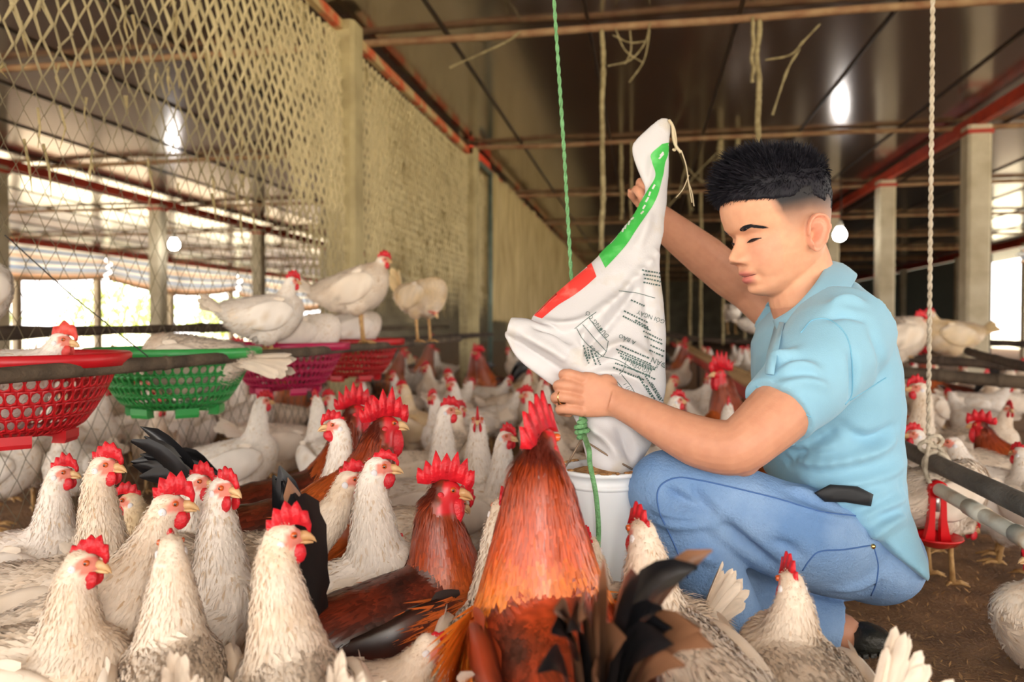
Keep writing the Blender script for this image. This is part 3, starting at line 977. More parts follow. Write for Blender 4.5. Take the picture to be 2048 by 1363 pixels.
class BirdShape:
    """body surface, spine and plumage of one bird in its own frame: x forward, z up, feet at 0"""

    def __init__(s, kind, sc, bz, head, hyaw, hp, pitch, neck, seed, n, voxel, nfat=1.0, hs=.92):
        s.hs = hs * sc
        s.kind, s.sc, s.bz, s.r = kind, sc, bz, np.random.default_rng(seed)
        s.rooster = kind.startswith('rooster')
        s.head = Vector(head)
        s.hm = Matrix.Rotation(hyaw, 3, 'Z') @ Matrix.Rotation(hp, 3, 'Y')      # head frame
        pm = Matrix.Rotation(-pitch, 3, 'Y')
        C = Vector((0, 0, bz))
        def B(x, y, z):
            return C + pm @ Vector((x * sc, y * sc, z * sc))
        s.B = B
        st = [(-.165, .050, .012, .012), (-.145, .040, .034, .032), (-.11, .022, .056, .058), (-.06, .006, .072, .078), (0, -.002, .080, .087),
              (.05, -.004, .077, .088), (.09, .004, .066, .078), (.122, .014, .048, .058), (.142, .022, .026, .032), (.150, .026, .008, .01)]
        st = crom(st, 2)
        b = MB()
        rings = []
        for x, z, w, h in st:
            rings.append([B(x, w * math.cos(a), z + h * math.sin(a) * (1.0 if math.sin(a) > 0 else 1.05)) for a in [2 * math.pi * k / 18 for k in range(18)]])
        b.loft(rings)
        p0 = B(.045, 0, .012)
        p3 = s.head + s.hm @ Vector((-.010, 0, -.012)) * sc
        ln = (p3 - p0).length
        p1 = p0 + pm @ Vector((.55, 0, .55)) * ln * .42
        p2 = p3 - (Vector((0.12, 0, 1)).normalized()) * ln * .36
        s.neckc = bez(p0, p1, p2, p3, 14)
        rt, rm_, rb = [v * sc * nfat for v in neck]
        rad = []
        for i in range(14):
            t = i / 13
            r_ = rb * (1 - t) ** 2 + 2 * rm_ * t * (1 - t) + rt * t * t
            rad.append(r_)
        b.tube(s.neckc, rad, 16)
        h = lambda x, y, z: s.head + s.hm @ Vector((x, y, z)) * s.hs
        s.h = h
        b.sphere(h(-.002, 0, 0), (.027 * s.hs, .0195 * s.hs, .0205 * s.hs), 16, 10, s.hm)
        b.sphere(h(.014, 0, -.004), (.018 * s.hs, .0135 * s.hs, .0135 * s.hs), 14, 8, s.hm)
        for sg in (-1, 1):
            b.sphere(B(-.01, sg * .045, -.055), (.045 * sc, .03 * sc, .05 * sc), 12, 8)
        s.me = smooth_mod(b.mesh('bird_body'), voxel * sc, 5)
        back = [B(.03, 0, .06), B(-.03, 0, .068), B(-.09, 0, .062), B(-.15, 0, .055), B(-.2, 0, .075)]
        spine = [s.head] + list(reversed(s.neckc[3:])) + back
        s.spine = np.array([tuple(p) for p in spine])
        s.nneck = 12
        s.n = n
        V = verts_of(s.me)
        set_cols(s.me, s.colour(V, normals_of(s.me), np.zeros(len(V)), True))

    def locate(s, P):
        d = ((P[:, None, :] - s.spine[None]) ** 2).sum(2)
        i = d.argmin(1)
        tang = np.gradient(s.spine, axis=0)
        tang /= np.linalg.norm(tang, axis=1)[:, None]
        tn = i / (s.nneck - 1)
        return i, tang[i], tn

    def headlocal(s, P):
        M = np.array(s.hm)
        return (P - np.array(s.head)) @ M / s.hs

    def colour(s, P, Nn, tip, skin=False):
        r = s.r
        n = len(P)
        i, _, tn = s.locate(P)
        k = s.kind
        hl = s.headlocal(P)
        up = Nn[:, 2]
        isneck = tn <= 1.0
        big = np.array([mnoise.noise(Vector(p) * (22 / s.sc)) for p in P]) if n < 30000 else np.zeros(n)
        if s.rooster:
            head = np.array(srgb(110, 36, 16)); mid = np.array(srgb(194, 74, 18)); end = np.array(srgb(244, 146, 52))
            if k == 'rooster_dark':
                mid = np.array(srgb(158, 62, 22)); end = np.array(srgb(196, 98, 40))
            t = np.clip(tn, 0, 1)
            c = np.where((t < .45)[:, None], lerpc(head, mid, np.clip(t / .45, 0, 1)), lerpc(mid, end, np.clip((t - .45) / .5, 0, 1)))
            c = c * r.uniform(.7, 1.25, (n, 1))
            body = lerpc(np.array(srgb(104, 38, 20)), np.array(srgb(44, 28, 24)), np.clip(.5 + big * 1.2 - .3 * up, 0, 1))
            if k == 'rooster_red':
                body = lerpc(np.array(srgb(168, 62, 30)), np.array(srgb(74, 36, 26)), np.clip(.42 + big * 1.4 - .2 * up, 0, 1))
            body = body * r.uniform(.6, 1.4, (n, 1))
            c = np.where((tn > 1.0 + .09 * r.uniform(0, 1, n) ** 2)[:, None], body, c)
            c = np.where((hl[:, 0] < -.012)[:, None] & (np.linalg.norm(hl, axis=1) < .035)[:, None], np.array(srgb(84, 26, 14)), c)
            c = np.where((tip > 0)[:, None], np.clip(c * 1.12, 0, 1), c)
        else:
            base = WHITE if k in ('white',) else CREAM
            c = np.tile(base, (n, 1)) * r.uniform(.9, 1.04, (n, 1))
            u = r.uniform(0, 1, n)
            if k in ('streak', 'greyback', 'dusty'):
                wash = np.clip(.30 + 1.1 * big + .30 * up, 0, 1) * np.where(isneck, 1.0 - .5 * np.abs(tn - .45), .55) * r.uniform(.3, 1.1, n)
                c = c * (1 - .55 * wash[:, None]) + TAN * (.55 * wash[:, None])
                f = np.clip(.15 - .12 * np.abs(tn - .5), 0, 1) * isneck * np.clip(.45 + .9 * big + .35 * up, .1, 1.3)
                c = np.where((u < f)[:, None], lerpc(CREAM, STREAK, r.uniform(.2, .8, n)), c)
                back = np.clip((up - .15) * 1.5, 0, 1) * (~isneck) * np.clip(.5 + big * 1.5, 0, 1)
                if k == 'dusty':
                    back = np.clip(.55 + up * .5 + big, 0, 1) * (~isneck)
                g = {'streak': .30, 'greyback': .75, 'dusty': .7}[k]
                c = np.where((u < back * g)[:, None], lerpc(c[0], DIRTY, r.uniform(.5, 1, n)) * r.uniform(.8, 1.05, (n, 1)), c)
            if k == 'buff':
                c = lerpc(CREAM, BUFF, np.clip(.55 + .5 * big + .3 * up, 0, 1)) * r.uniform(.85, 1.05, (n, 1))
            if k == 'white':
                f = np.clip(.10 + .2 * big, 0, .3)
                c = np.where((u < f)[:, None], lerpc(c[0], np.array(srgb(206, 180, 148)), r.uniform(.3, .9, n)), c)
        if skin:
            if s.rooster:
                m = (hl[:, 0] > -.006) & (np.linalg.norm(hl, axis=1) < .045) & (hl[:, 2] < .016)
                c = np.where(m[:, None], FACER, c)
            else:
                e = ((hl[:, 0] - .014) / .017) ** 2 + ((hl[:, 2] + .001) / .0125) ** 2
                m = (e < 1.0) & (np.linalg.norm(hl, axis=1) < .04)
                c = np.where(m[:, None], FACE * r.uniform(.85, 1.05, (n, 1)), c)
        return np.clip(c, 0, 1)

    def plumage(s, n=None):
        n = n or s.n
        me, r, sc = s.me, s.r, s.sc
        me.calc_loop_triangles()
        nt = len(me.loop_triangles)
        T = np.empty(nt * 3, dtype=np.int32)
        me.loop_triangles.foreach_get('vertices', T)
        T = T.reshape(-1, 3)
        V, Nn = verts_of(me), normals_of(me)
        A, B_, C_ = V[T[:, 0]], V[T[:, 1]], V[T[:, 2]]
        ar = np.linalg.norm(np.cross(B_ - A, C_ - A), axis=1)
        i0, _, tn0 = s.locate((A + B_ + C_) / 3)
        wgt = ar * np.where(tn0 <= 1, 1.7 if not s.rooster else 2.2, np.where(tn0 > 1.2, 1.8, 1.0))
        idx = r.choice(nt, n, p=wgt / wgt.sum())
        a = r.uniform(0, 1, (n, 1)); b = r.uniform(0, 1, (n, 1))
        fl = (a + b) > 1
        a = np.where(fl, 1 - a, a); b = np.where(fl, 1 - b, b)
        P = A[idx] * (1 - a - b) + B_[idx] * a + C_[idx] * b
        nr = Nn[T[idx, 0]] * (1 - a - b) + Nn[T[idx, 1]] * a + Nn[T[idx, 2]] * b
        nr /= np.linalg.norm(nr, axis=1)[:, None] + 1e-9
        i, tg, tn = s.locate(P)
        hl = s.headlocal(P)
        hd = np.linalg.norm(hl, axis=1)
        if s.rooster:
            keep = ~((hl[:, 0] > -.014) & (hd < .045))
        else:
            e = ((hl[:, 0] - .014) / .019) ** 2 + ((hl[:, 2] + .001) / .014) ** 2
            keep = ~((e < 1.0) & (hd < .04)) & ~((hl[:, 0] > .02) & (hd < .045))
        P, nr, tg, tn, hd = P[keep], nr[keep], tg[keep], tn[keep], hd[keep]
        n = len(P)
        # downward drift on the flanks and breast
        flow = tg + np.array([0, 0, -.25]) * (1 - np.clip(nr[:, 2:3], 0, 1))
        flow = flow - nr * (flow * nr).sum(1)[:, None]
        flow += r.normal(0, .16 if not s.rooster else .09, (n, 3))
        flow = flow - nr * (flow * nr).sum(1)[:, None] * .9
        flow /= np.linalg.norm(flow, axis=1)[:, None] + 1e-9
        side = np.cross(nr, flow)
        neck = tn <= 1.0
        t = np.clip(tn, 0, 1)
        if s.rooster:
            L = np.where(neck, .022 + .055 * t + .03 * np.clip(t - .7, 0, 1), .036) * r.uniform(.7, 1.3, n)
            w = np.where(neck, .0024 + .0026 * t, .0070)
            lift = np.where(neck, .0035, .0028)
            nearneck = (tn > 1.0) & (tn < 1.2)
            L = np.where(nearneck, L * .5, L); lift = np.where(nearneck, .0004, lift)
        else:
            L = np.where(neck, .009 + .014 * t, .022) * r.uniform(.7, 1.35, n)
            w = np.where(neck, .0026 + .0018 * t, .0052)
            lift = np.where(neck, .0026, .0040) * r.uniform(.3, 1.6, n)
            rump = (tn > 1.2)
            L = np.where(rump, L * 1.9, L); w = np.where(rump, w * .6, w); lift = np.where(rump, lift * 2.2, lift)
        small = np.clip(hd / .05, .45, 1)
        L = (L * small * sc)[:, None]; w = (w * small * sc)[:, None] * r.uniform(.7, 1.2, (n, 1)); lift = (lift * sc)[:, None]
        bl = P - nr * (.001 * sc) - side * w * .35
        br = P - nr * (.001 * sc) + side * w * .35
        mid = P + flow * L * .55 + nr * lift
        ml, mr = mid - side * w * .5, mid + side * w * .5
        tip = P + flow * L + nr * lift * .9
        X = np.stack([bl, br, ml, mr, tip], axis=1).reshape(-1, 3)
        k = np.arange(n)[:, None] * 5
        F = np.concatenate([k + np.array([[0, 1, 3]]), k + np.array([[0, 3, 2]]), k + np.array([[2, 3, 4]])])
        c = s.colour(P, nr, np.zeros(n))
        c5 = np.repeat(c[:, None, :], 5, axis=1)
        if s.rooster:
            c5[:, 4] = np.clip(c5[:, 4] * 1.25, 0, 1)
        return mesh_np('plumage', X, F, False, c5.reshape(-1, 3))

    # ---- parts
    def comb_mesh(s, size=1.0, lean=0.0, teeth=5):
        sc = s.sc
        n = teeth * 6 + 1
        L0, L1 = (.037, -.018) if not s.rooster else (.040, -.048)
        H = (.032 if not s.rooster else .050) * size
        rings = []
        tj = s.r.uniform(.55, 1.15, teeth + 1)
        for i in range(n):
            u = i / (n - 1)
            x = L0 + (L1 - L0) * u
            base = .010 + .010 * math.sin(math.pi * min(u * 1.25, 1)) - (0.004 if u < .1 else 0)
            env = (math.sin(math.pi * (0.10 + .84 * u)) ** .7)
            tooth = (1 - abs(((u * teeth) % 1.0) * 2 - 1)) * tj[int(u * teeth * .9999)]
            hgt = H * env * ((.70 + .30 * tooth) if not s.rooster else (.58 + .42 * tooth))
            fan = (u - (.45 if s.rooster else .25)) * hgt * .8
            th = .0052 * (1 if not s.rooster else 1.3)
            p = []
            for side_, zz in ((-1, 0), (1, 0), (1, 1), (-1, 1)):
                t_ = th if zz == 0 else .0016
                z = base - .004 + zz * hgt
                y = side_ * t_ + lean * (zz * hgt) ** 1.6 * 8
                p.append(s.h(x - fan * zz, y, z))
            rings.append(p)
        return MB().loft(rings).mesh('comb')

    def wattle_mesh(s, sg, size=1.0):
        k = (1.0 if not s.rooster else 1.9) * size
        b = MB()
        c = [(.020, .0085 * sg, -.011, .006), (.020, .0095 * sg, -.018, .0095), (.019, .010 * sg, -.026, .0115), (.018, .010 * sg, -.034, .009), (.017, .009 * sg, -.039, .003)]
        rings = []
        for x, y, z, rr in c:
            zz = -.011 + (z + .011) * k
            rings.append([s.h(x + rr * (1 + .25 * (k - 1)) * math.cos(a), y + rr * .42 * math.sin(a), zz) for a in [2 * math.pi * j / 12 for j in range(12)]])
        return b.loft(rings).mesh('wattle')

    def beak_mesh(s):
        b = MB()
        up = [(.022, -.002, .0085, .0080), (.032, -.002, .0072, .0070), (.038, -.0045, .0052, .0052), (.0435, -.009, .0028, .0032), (.0460, -.0130, .0008, .001)]
        rings = [[s.h(x, w * math.cos(a), z + h_ * math.sin(a)) for a in [2 * math.pi * j / 10 for j in range(10)]] for x, z, w, h_ in up]
        b.loft(rings)
        lo = [(.022, -.011, .0065, .004), (.033, -.0115, .005, .003), (.0415, -.013, .0018, .0015)]
        rings = [[s.h(x, w * math.cos(a), z + h_ * math.sin(a)) for a in [2 * math.pi * j / 10 for j in range(10)]] for x, z, w, h_ in lo]
        b.loft(rings)
        return b.mesh('beak')

    def eye_mesh(s, sg):
        b = MB()
        b.sphere(s.h(.0125, .0150 * sg, .0035), .0050 * s.hs, 14, 10)
        me = b.mesh('eye')
        hl = s.headlocal(verts_of(me)) - np.array([.0125, .0150 * sg, .0035])
        ang = np.hypot(hl[:, 0] - .0004, hl[:, 2])
        front = hl[:, 1] * sg > 0
        c = np.where(((ang < .0026) & front)[:, None], np.array((.01, .008, .006)), np.array(srgb(206, 92, 40)))
        set_cols(me, c)
        return me

    def lobe_mesh(s, sg):
        return MB().sphere(s.h(-.0065, .0188 * sg, -.009), (.0066 * s.hs, .0036 * s.hs, .0078 * s.hs), 10, 8, s.hm).mesh('lobe')

    def leg_mesh(s, sg):
        sc = s.sc
        a = s.B(-.005, .042 * sg, -.085)
        a.z = max(a.z, .035 * sc)
        kn = Vector((a.x - .008 * sc, a.y, a.z * .96))
        ft = Vector((a.x + .004 * sc, a.y, .010))
        b = MB().tube([a + Vector((0, 0, .03 * sc)), kn, kn.lerp(ft, .5), ft], [.014 * sc, .0085 * sc, .0062 * sc, .0075 * sc], 8)
        for an, L in ((-.5, .042), (0, .05), (.5, .042), (math.pi, .02)):
            d = Vector((math.cos(an), math.sin(an), 0)) * L * sc
            b.tube([ft, ft + d * .5 + Vector((0, 0, .002)), ft + d + Vector((0, 0, -.005))], [.006 * sc, .0048 * sc, .002 * sc], 6)
        return b.mesh('leg')

    def blade(s, path, width, nrm, cols, cup=.25, ragged=0.0):
        """a single large feather: vane with a raised shaft, along a path"""
        n = len(path)
        V, F, C = [], [], []
        for i, p in enumerate(path):
            t = i / (n - 1)
            tg = (path[min(i + 1, n - 1)] - path[max(i - 1, 0)])
            tg.normalize()
            sd = tg.cross(nrm[i] if isinstance(nrm, list) else nrm)
            sd.normalize()
            nn = sd.cross(tg)
            w = width * (.35 + .65 * min(t * 2.6, 1)) * (1 if t < .66 else max(.06, math.sqrt(max(0, 1 - ((t - .66) / .34) ** 2))))
            for k, u in enumerate((-1, -.5, 0, .5, 1)):
                jag = s.r.uniform(-ragged, ragged) * width
                V.append(p + sd * (u * w * .5 + jag * abs(u)) + nn * (-(abs(u)) * w * cup) + tg * (-abs(u) * w * .12 * (t > .8)))
                C.append(cols(t) * s.r.uniform(.88, 1.08))
        for i in range(n - 1):
            for k in range(4):
                F.append((i * 5 + k, i * 5 + k + 1, i * 5 + 5 + k + 1, i * 5 + 5 + k))
        return mesh_np('feather', [tuple(v) for v in V], F, True, np.clip(np.array(C), 0, 1))

    def tail_meshes(s, elev=40, spread=16, L=.13, n=11, w=.030, dirty=.4, fan=0.0):
        sc = s.sc
        out = []
        root = s.B(-.135, 0, .04)
        for k in range(n):
            u = (k / (n - 1)) * 2 - 1 if n > 1 else 0
            e = R(elev - 20 * abs(u) + s.r.uniform(-4, 4) + fan * (1 - abs(u)) * 20)
            a = R(spread * u + s.r.uniform(-2, 2))
            d = Vector((-math.cos(e) * math.cos(a), math.sin(a) * 1.0, math.sin(e))).normalized()
            r0 = root + Vector((0, .022 * u * sc, -.012 * abs(u) * sc))
            LL = L * sc * s.r.uniform(.86, 1.06) * (1 - .12 * abs(u))
            path = [r0 + d * (LL * t) + Vector((0, 0, -.012 * sc * t * t)) for t in (-.12, .05, .22, .4, .58, .74, .84, .91, .96, 1.0)]
            nr = (Vector((0, 1 if u >= 0 else -1, 0)) * (.9 * abs(u) + .25) + Vector((.35, 0, .5))).normalized()
            tone = CREAM if s.kind != 'buff' else BUFF
            stain = s.r.uniform(0, dirty)
            out.append(s.blade(path, w * sc, nr, lambda t: tone * (1 - stain * .35) + (STREAK - tone) * stain * .5 * (1 - t) ** 1.0, cup=.12, ragged=.05))
        return out

    def sickle_meshes(s, n=12, L=.24, curl=1.0, brown=0.3, spread=1.0, back=0.55, up=1.0, width=1.0):
        sc = s.sc
        out = []
        root = s.B(-.135, 0, .045)
        for k in range(n):
            u = (k / (n - 1)) * 2 - 1
            LL = L * sc * s.r.uniform(.72, 1.1)
            d = Vector((-back, .30 * u * spread + s.r.uniform(-.06, .06), up + s.r.uniform(-.15, .15))).normalized()
            p = root + Vector((0, .02 * u * sc, s.r.uniform(-.02, .01) * sc))
            path = []
            g = Vector((-.45, .25 * u * spread, -1.0)) * curl * s.r.uniform(.6, 1.25)
            m = 11
            v = d.copy()
            for i in range(m):
                path.append(p.copy())
                p = p + v * (LL / (m - 1))
                v = (v + g * (.16 * (i / m) * 1.6)).normalized()
            side = Vector((0, 1 if u >= 0 else -1, 0))
            br = s.r.uniform(0, 1) < brown
            c0 = np.array(srgb(30, 27, 27)); c1 = np.array(srgb(22, 22, 25)) if not br else np.array(srgb(132, 92, 66))
            out.append(s.blade(path, .030 * width * sc * s.r.uniform(.8, 1.2), side, lambda t: c0 + (c1 - c0) * max(0, min(1, (t - .25) * 2)), cup=.2, ragged=.08))
        return out

    def wing_mesh(s, sg):
        sc = s.sc
        V, F, C = [], [], []
        rings = []
        b = MB()
        st = [(.085, .012, .010, .016), (.06, .012, .016, .038), (.02, .008, .018, .054), (-.03, .004, .017, .056), (-.08, .006, .013, .042), (-.12, .014, .008, .024), (-.15, .022, .003, .008)]
        for x, z, w, h_ in crom(st, 2):
            yb = sg * (.076 - .9 * max(0, abs(x) - .05) ** 1.15 * (1.6 if x < 0 else 1.0) * .35)
            rings.append([s.B(x, yb + w * math.cos(a) * 1.0, z + h_ * math.sin(a)) for a in [2 * math.pi * k / 12 for k in range(12)]])
        b.loft(rings)
        me = b.mesh('wing')
        Vv = verts_of(me)
        V = [Vv]
        C = [s.colour(Vv, normals_of(me), np.zeros(len(Vv)))]
        fl = [tuple(p.vertices) for p in me.polygons]
        base = len(Vv)
        bpy.data.meshes.remove(me)
        for row, (x0, z0, L, w, nn_, tilt) in enumerate(((.06, .02, .045, .020, 6, .1), (.03, .012, .06, .022, 7, .12), (-.01, .01, .075, .022, 7, .14), (-.05, .012, .10, .020, 7, .12))):
            for k in range(nn_):
                u = k / (nn_ - 1) - .5
                p0 = Vector((x0 - .012 * abs(u), sg * (.090 - .012 * row * .6 - .02 * abs(u)), z0 + u * .082 * (1 - .12 * row)))
                d = Vector((-1, -sg * tilt, .12 - .25 * u)).normalized()
                path = [s.B(*(p0 + d * (L * t))) for t in np.linspace(0, 1, 5)]
                if s.rooster:
                    cc = np.array(srgb(112, 44, 24)) * s.r.uniform(.4, 1.3) if s.r.uniform() < .6 else np.array(srgb(36, 26, 24))
                    if s.kind == 'rooster_red' and row < 3:
                        cc = np.array(srgb(176, 70, 36)) * s.r.uniform(.6, 1.2)
                else:
                    dirt = {'white': .12, 'streak': .35, 'greyback': .6, 'dusty': .8, 'buff': .5}[s.kind]
                    t_ = s.r.uniform(0, dirt)
                    cc = (CREAM * (1 - t_) + (BUFF if s.kind == 'buff' else DIRTY) * t_)
                fm = s.blade(path, w * sc, Vector((0, sg, .25)), lambda t: cc, cup=.08)
                vv = verts_of(fm)
                V.append(vv)
                C.append(np.tile(cc, (len(vv), 1)) * s.r.uniform(.92, 1.05, (len(vv), 1)))
                fl += [tuple(i + base for i in p.vertices) for p in fm.polygons]
                base += len(vv)
                bpy.data.meshes.remove(fm)
        return mesh_np('wing', np.concatenate(V), fl, True, np.clip(np.concatenate(C), 0, 1))


def assemble(s, root, comb=1.0, lean=0.0, teeth=5, wattle=1.0, lobe=True, tail=None, wings=True, legs=True, join_tail=False, pink=False, plum=None):
    m = M_GLOSS if s.rooster else M_FEATH
    body = obj('body', s.me, m, root)
    o = obj('plumage', s.plumage(plum), m, body)
    o['kind'] = 'stuff'
    mc = M_COMBP if pink else M_COMB
    if comb:
        obj('comb', s.comb_mesh(comb, lean, teeth), mc, root)
    if wattle:
        for sg in (-1, 1):
            obj('wattle', s.wattle_mesh(sg, wattle), mc, root)
    obj('beak', s.beak_mesh(), M_BEAK, root)
    for sg in (-1, 1):
        obj('eye', s.eye_mesh(sg), M_EYE, root)
        if lobe:
            obj('earlobe', s.lobe_mesh(sg), M_LOBE if not s.rooster else M_COMB, root)
        if wings:
            obj('wing', s.wing_mesh(sg), m, root)
        if legs:
            obj('leg', s.leg_mesh(sg), M_LEG, root)
    if tail is not None:
        ms = s.tail_meshes(**tail) if not s.rooster else s.sickle_meshes(**tail)
        if join_tail:
            b = MB()
            for t_ in ms:
                b.add([tuple(v) for v in verts_of(t_)], [tuple(p.vertices) for p in t_.polygons])
            me = b.mesh('tail')
            set_cols(me, np.tile(CREAM if not s.rooster else np.array(srgb(28, 26, 28)), (len(me.vertices), 1)))
            obj('tail', me, m, root)
        else:
            for t_ in ms:
                obj('tail_feather', t_, m, root)
    return root


def bird(px, py, d, ang, label, kind='streak', sc=1.0, bz=None, lean=.085, side=0.0, hyaw=0, hp=0, gz=0.0, pitch=8, n=4200, comb=1.0, clean=0.0,
         teeth=5, wattle=1.0, tail='hen', seed=None, voxel=.0068, neck=None, nfat=1.0, group=None, legs=True, wings=True, pink=False, cat=None):
    """a bird whose head is seen at (px, py), d metres away, heading ang degrees (0 = right in the photo, 90 = away)"""
    roo = kind.startswith('rooster')
    sc *= .86 if roo else .82
    n = int(n * 1.6)
    H = RGT * math.cos(R(ang)) + FWD * math.sin(R(ang))
    Lf = Vector((0, 0, 1)).cross(H)
    hw = W(px, py, d)
    hz = hw.z - gz
    base = hw - H * (lean * sc) - Lf * side
    if bz is None:
        bz = max(.088 * sc, min(.195 * sc, hz - .15 * sc))
    if neck is None:
        neck = (.0230, .038, .066) if not roo else (.025, .046, .082)
    seed = seed if seed is not None else int(abs(px) * 7 + abs(py))
    s = BirdShape(kind, sc, bz, (lean * sc, side, hz), R(hyaw), R(hp), R(pitch), neck, seed, n, voxel, nfat)
    root = tag(empty('rooster' if roo else 'hen', (base.x, base.y, gz), math.atan2(H.y, H.x)), label, cat or ('rooster' if roo else 'hen'), group)
    if tail == 'hen':
        tail = dict(elev=42, spread=16, L=.125, n=16, w=.02)
    if tail == 'roo':
        tail = dict(n=16, L=.25)
    assemble(s, root, comb, clean, teeth, wattle, True, tail, wings, legs, False, pink)
    return root
# ------------------------------------------------------------------ the flock, front rows
bird(166, 1122, .88, 2, 'white hen at lower left facing right with white earlobe and drooping red comb', 'streak', 1.0, lean=.085, clean=.25, hp=8, n=6000, comb=.9)
bird(338, 1008, .98, 14, 'white hen stretching its neck right with a tall jagged red comb, left of centre', 'streak', 1.08, lean=.13, n=6000, comb=1.25, pitch=22)
bird(208, 930, 1.12, -4, 'cream hen with upright neck and red comb under the red basket', 'streak', 1.02, lean=.07, n=5000, comb=1.1)
bird(342, 1092, .86, 116, 'hen seen from behind with long cream neck, between two side-on hens at left', 'streak', 1.02, lean=.06, n=6000, comb=.25, hp=-5, tail=dict(elev=78, spread=7, L=.14, n=22, w=.012, dirty=.7))
bird(446, 975, 1.02, -28, 'smooth white hen with dark eye and small upright red comb', 'white', 1.02, lean=.06, n=5000, comb=.8, pitch=20)
bird(398, 962, 1.2, -14, 'white hen peeking out behind the smooth white hen at left', 'white', 1.0, lean=.07, n=3500)
bird(566, 1072, .83, 118, 'grey-backed hen facing away to the right with a raised ragged tail near the camera', 'greyback', 1.05, lean=.10, hyaw=-92, n=6500, comb=1.1, tail=dict(elev=80, spread=11, L=.18, n=36, w=.012, dirty=.8), pitch=16)
bird(862, 1292, .86, 12, 'grey-flecked hen crouching with its head low at bottom centre', 'dusty', .95, lean=.14, hp=30, bz=.13, n=5000, comb=.5)
bird(1083, 884, .86, 101, 'tall rooster with flaming orange hackle seen from behind in the foreground', 'rooster_red', 1.22, lean=.075, n=15000, comb=1.0, clean=.12, teeth=6, hyaw=-36, hp=-8,
     tail=dict(n=18, L=.175, curl=1.5, brown=.4, spread=.75, back=.2, up=1.2, width=.8), neck=(.027, .052, .092))
bird(893, 978, 1.04, 32, 'rooster with rust-red hackle and big comb facing right, left of the tall orange rooster', 'rooster_dark', 1.06, lean=.065, n=12000, comb=1.05, teeth=7, hyaw=-34, hp=6,
     tail=dict(n=24, L=.225, curl=.3, brown=.03, spread=.9, back=.16, up=1.3, width=1.25))
bird(772, 848, 1.38, 22, 'rooster with orange neck and huge red comb standing behind, black arched tail', 'rooster_dark', 1.2, lean=.15, n=9000, comb=1.15, teeth=7,
     tail=dict(n=16, L=.21, curl=1.3, brown=0, spread=.5, back=.35, up=1.1))
bird(712, 822, 1.62, 25, 'brown rooster half hidden behind the orange-necked rooster', 'rooster_dark', 1.15, lean=.12, n=5000, comb=1.1, teeth=7, tail=dict(n=10, L=.2, curl=1, brown=0))
bird(672, 850, 1.36, 205, 'small white hen looking left beside the orange-necked rooster', 'white', .95, lean=.05, n=3000, comb=.9)
bird(757, 933, 1.1, 4, 'slim white hen with long upright neck between two roosters', 'white', 1.05, lean=.05, n=4500, comb=.6, pitch=26, clean=.3)
bird(700, 958, 1.16, 2, 'grey-white hen stretched low with head behind the black rooster tail', 'dusty', 1.05, lean=.20, n=4500, comb=.9, bz=.19, pitch=2)
bird(895, 820, 1.75, 2, 'white hen facing right beyond the roosters, leftmost of three', 'white', 1.0, n=2500, comb=1.1)
bird(955, 838, 1.8, -88, 'white hen facing the camera beyond the roosters, middle of three', 'white', 1.0, n=2500, comb=.9)
bird(1012, 872, 1.7, -35, 'white hen beyond the roosters, nearest the bucket', 'white', .95, n=2500, comb=1.0)
bird(800, 1085, 1.24, 150, 'white hen turned away with its head low between two roosters', 'streak', .9, lean=.08, n=3500, bz=.16, comb=.5)
bird(915, 1000, 1.42, 20, 'grey-winged hen bending to feed behind the rust-red rooster', 'dusty', 1.05, lean=.2, n=3500, bz=.17, hp=35)
bird(1003, 1018, .98, 84, 'speckled white hen seen from behind, left of the tall orange rooster', 'greyback', 1.05, lean=.075, n=6000, comb=.7)
bird(1178, 1092, 1.02, 100, 'cream hen half hidden behind the tall orange rooster, against the bucket', 'streak', 1.02, lean=.06, n=4000, comb=.6)
bird(1284, 1062, .92, 108, 'speckled hen seen from behind, stretching its neck against the bucket', 'streak', 1.12, lean=.10, n=6500, comb=.85, tail=dict(elev=20, spread=20, L=.12, n=10))
bird(1120, 1180, 1.0, 176, 'hen behind the speckled hen by the bucket, only its raised tail showing', 'streak', 1.0, lean=.08, bz=.17, n=3000, hp=10, tail=dict(elev=72, spread=9, L=.13, n=26, w=.014))
bird(1582, 1165, .90, 92, 'cream hen seen from behind in front of the man\'s leg, thin upright comb', 'streak', 1.04, lean=.05, n=6500, comb=1.0)
bird(1300, 1490, .72, 176, 'white hen with a broad fanned tail beside the man\'s shoe', 'white', 1.05, lean=.09, bz=.155, n=4000, hp=30, tail=dict(elev=72, spread=10, L=.165, n=44, w=.014, dirty=.3, fan=.5))
bird(2370, 1480, .80, 0, 'white hen at bottom right with only its tail tip in view', 'white', 1.0, lean=.12, n=2500, bz=.115, tail=dict(elev=52, spread=14, L=.12, n=9))
bird(2082, 1115, 1.25, 175, 'hen at the right edge, only its red face and beak in view', 'streak', 1.05, lean=.06, n=3000, comb=1.2)
bird(1938, 1050, 1.72, 12, 'speckled hen standing under the red drip cup behind the man', 'streak', 1.0, lean=.10, bz=.20, n=3500, hp=20)
bird(-470, 1230, .86, 178, 'hen at the left edge with only its ruffled tail in view', 'streak', 1.0, lean=.085, bz=.17, n=2500)
bird(122, 945, 1.3, 5, 'white hen with dark red face behind the mesh at left', 'white', 1.0, n=3000)
bird(262, 1000, 1.28, 185, 'tan hen with red wattle between two cream hens at left', 'buff', 1.0, n=3000, bz=.17)
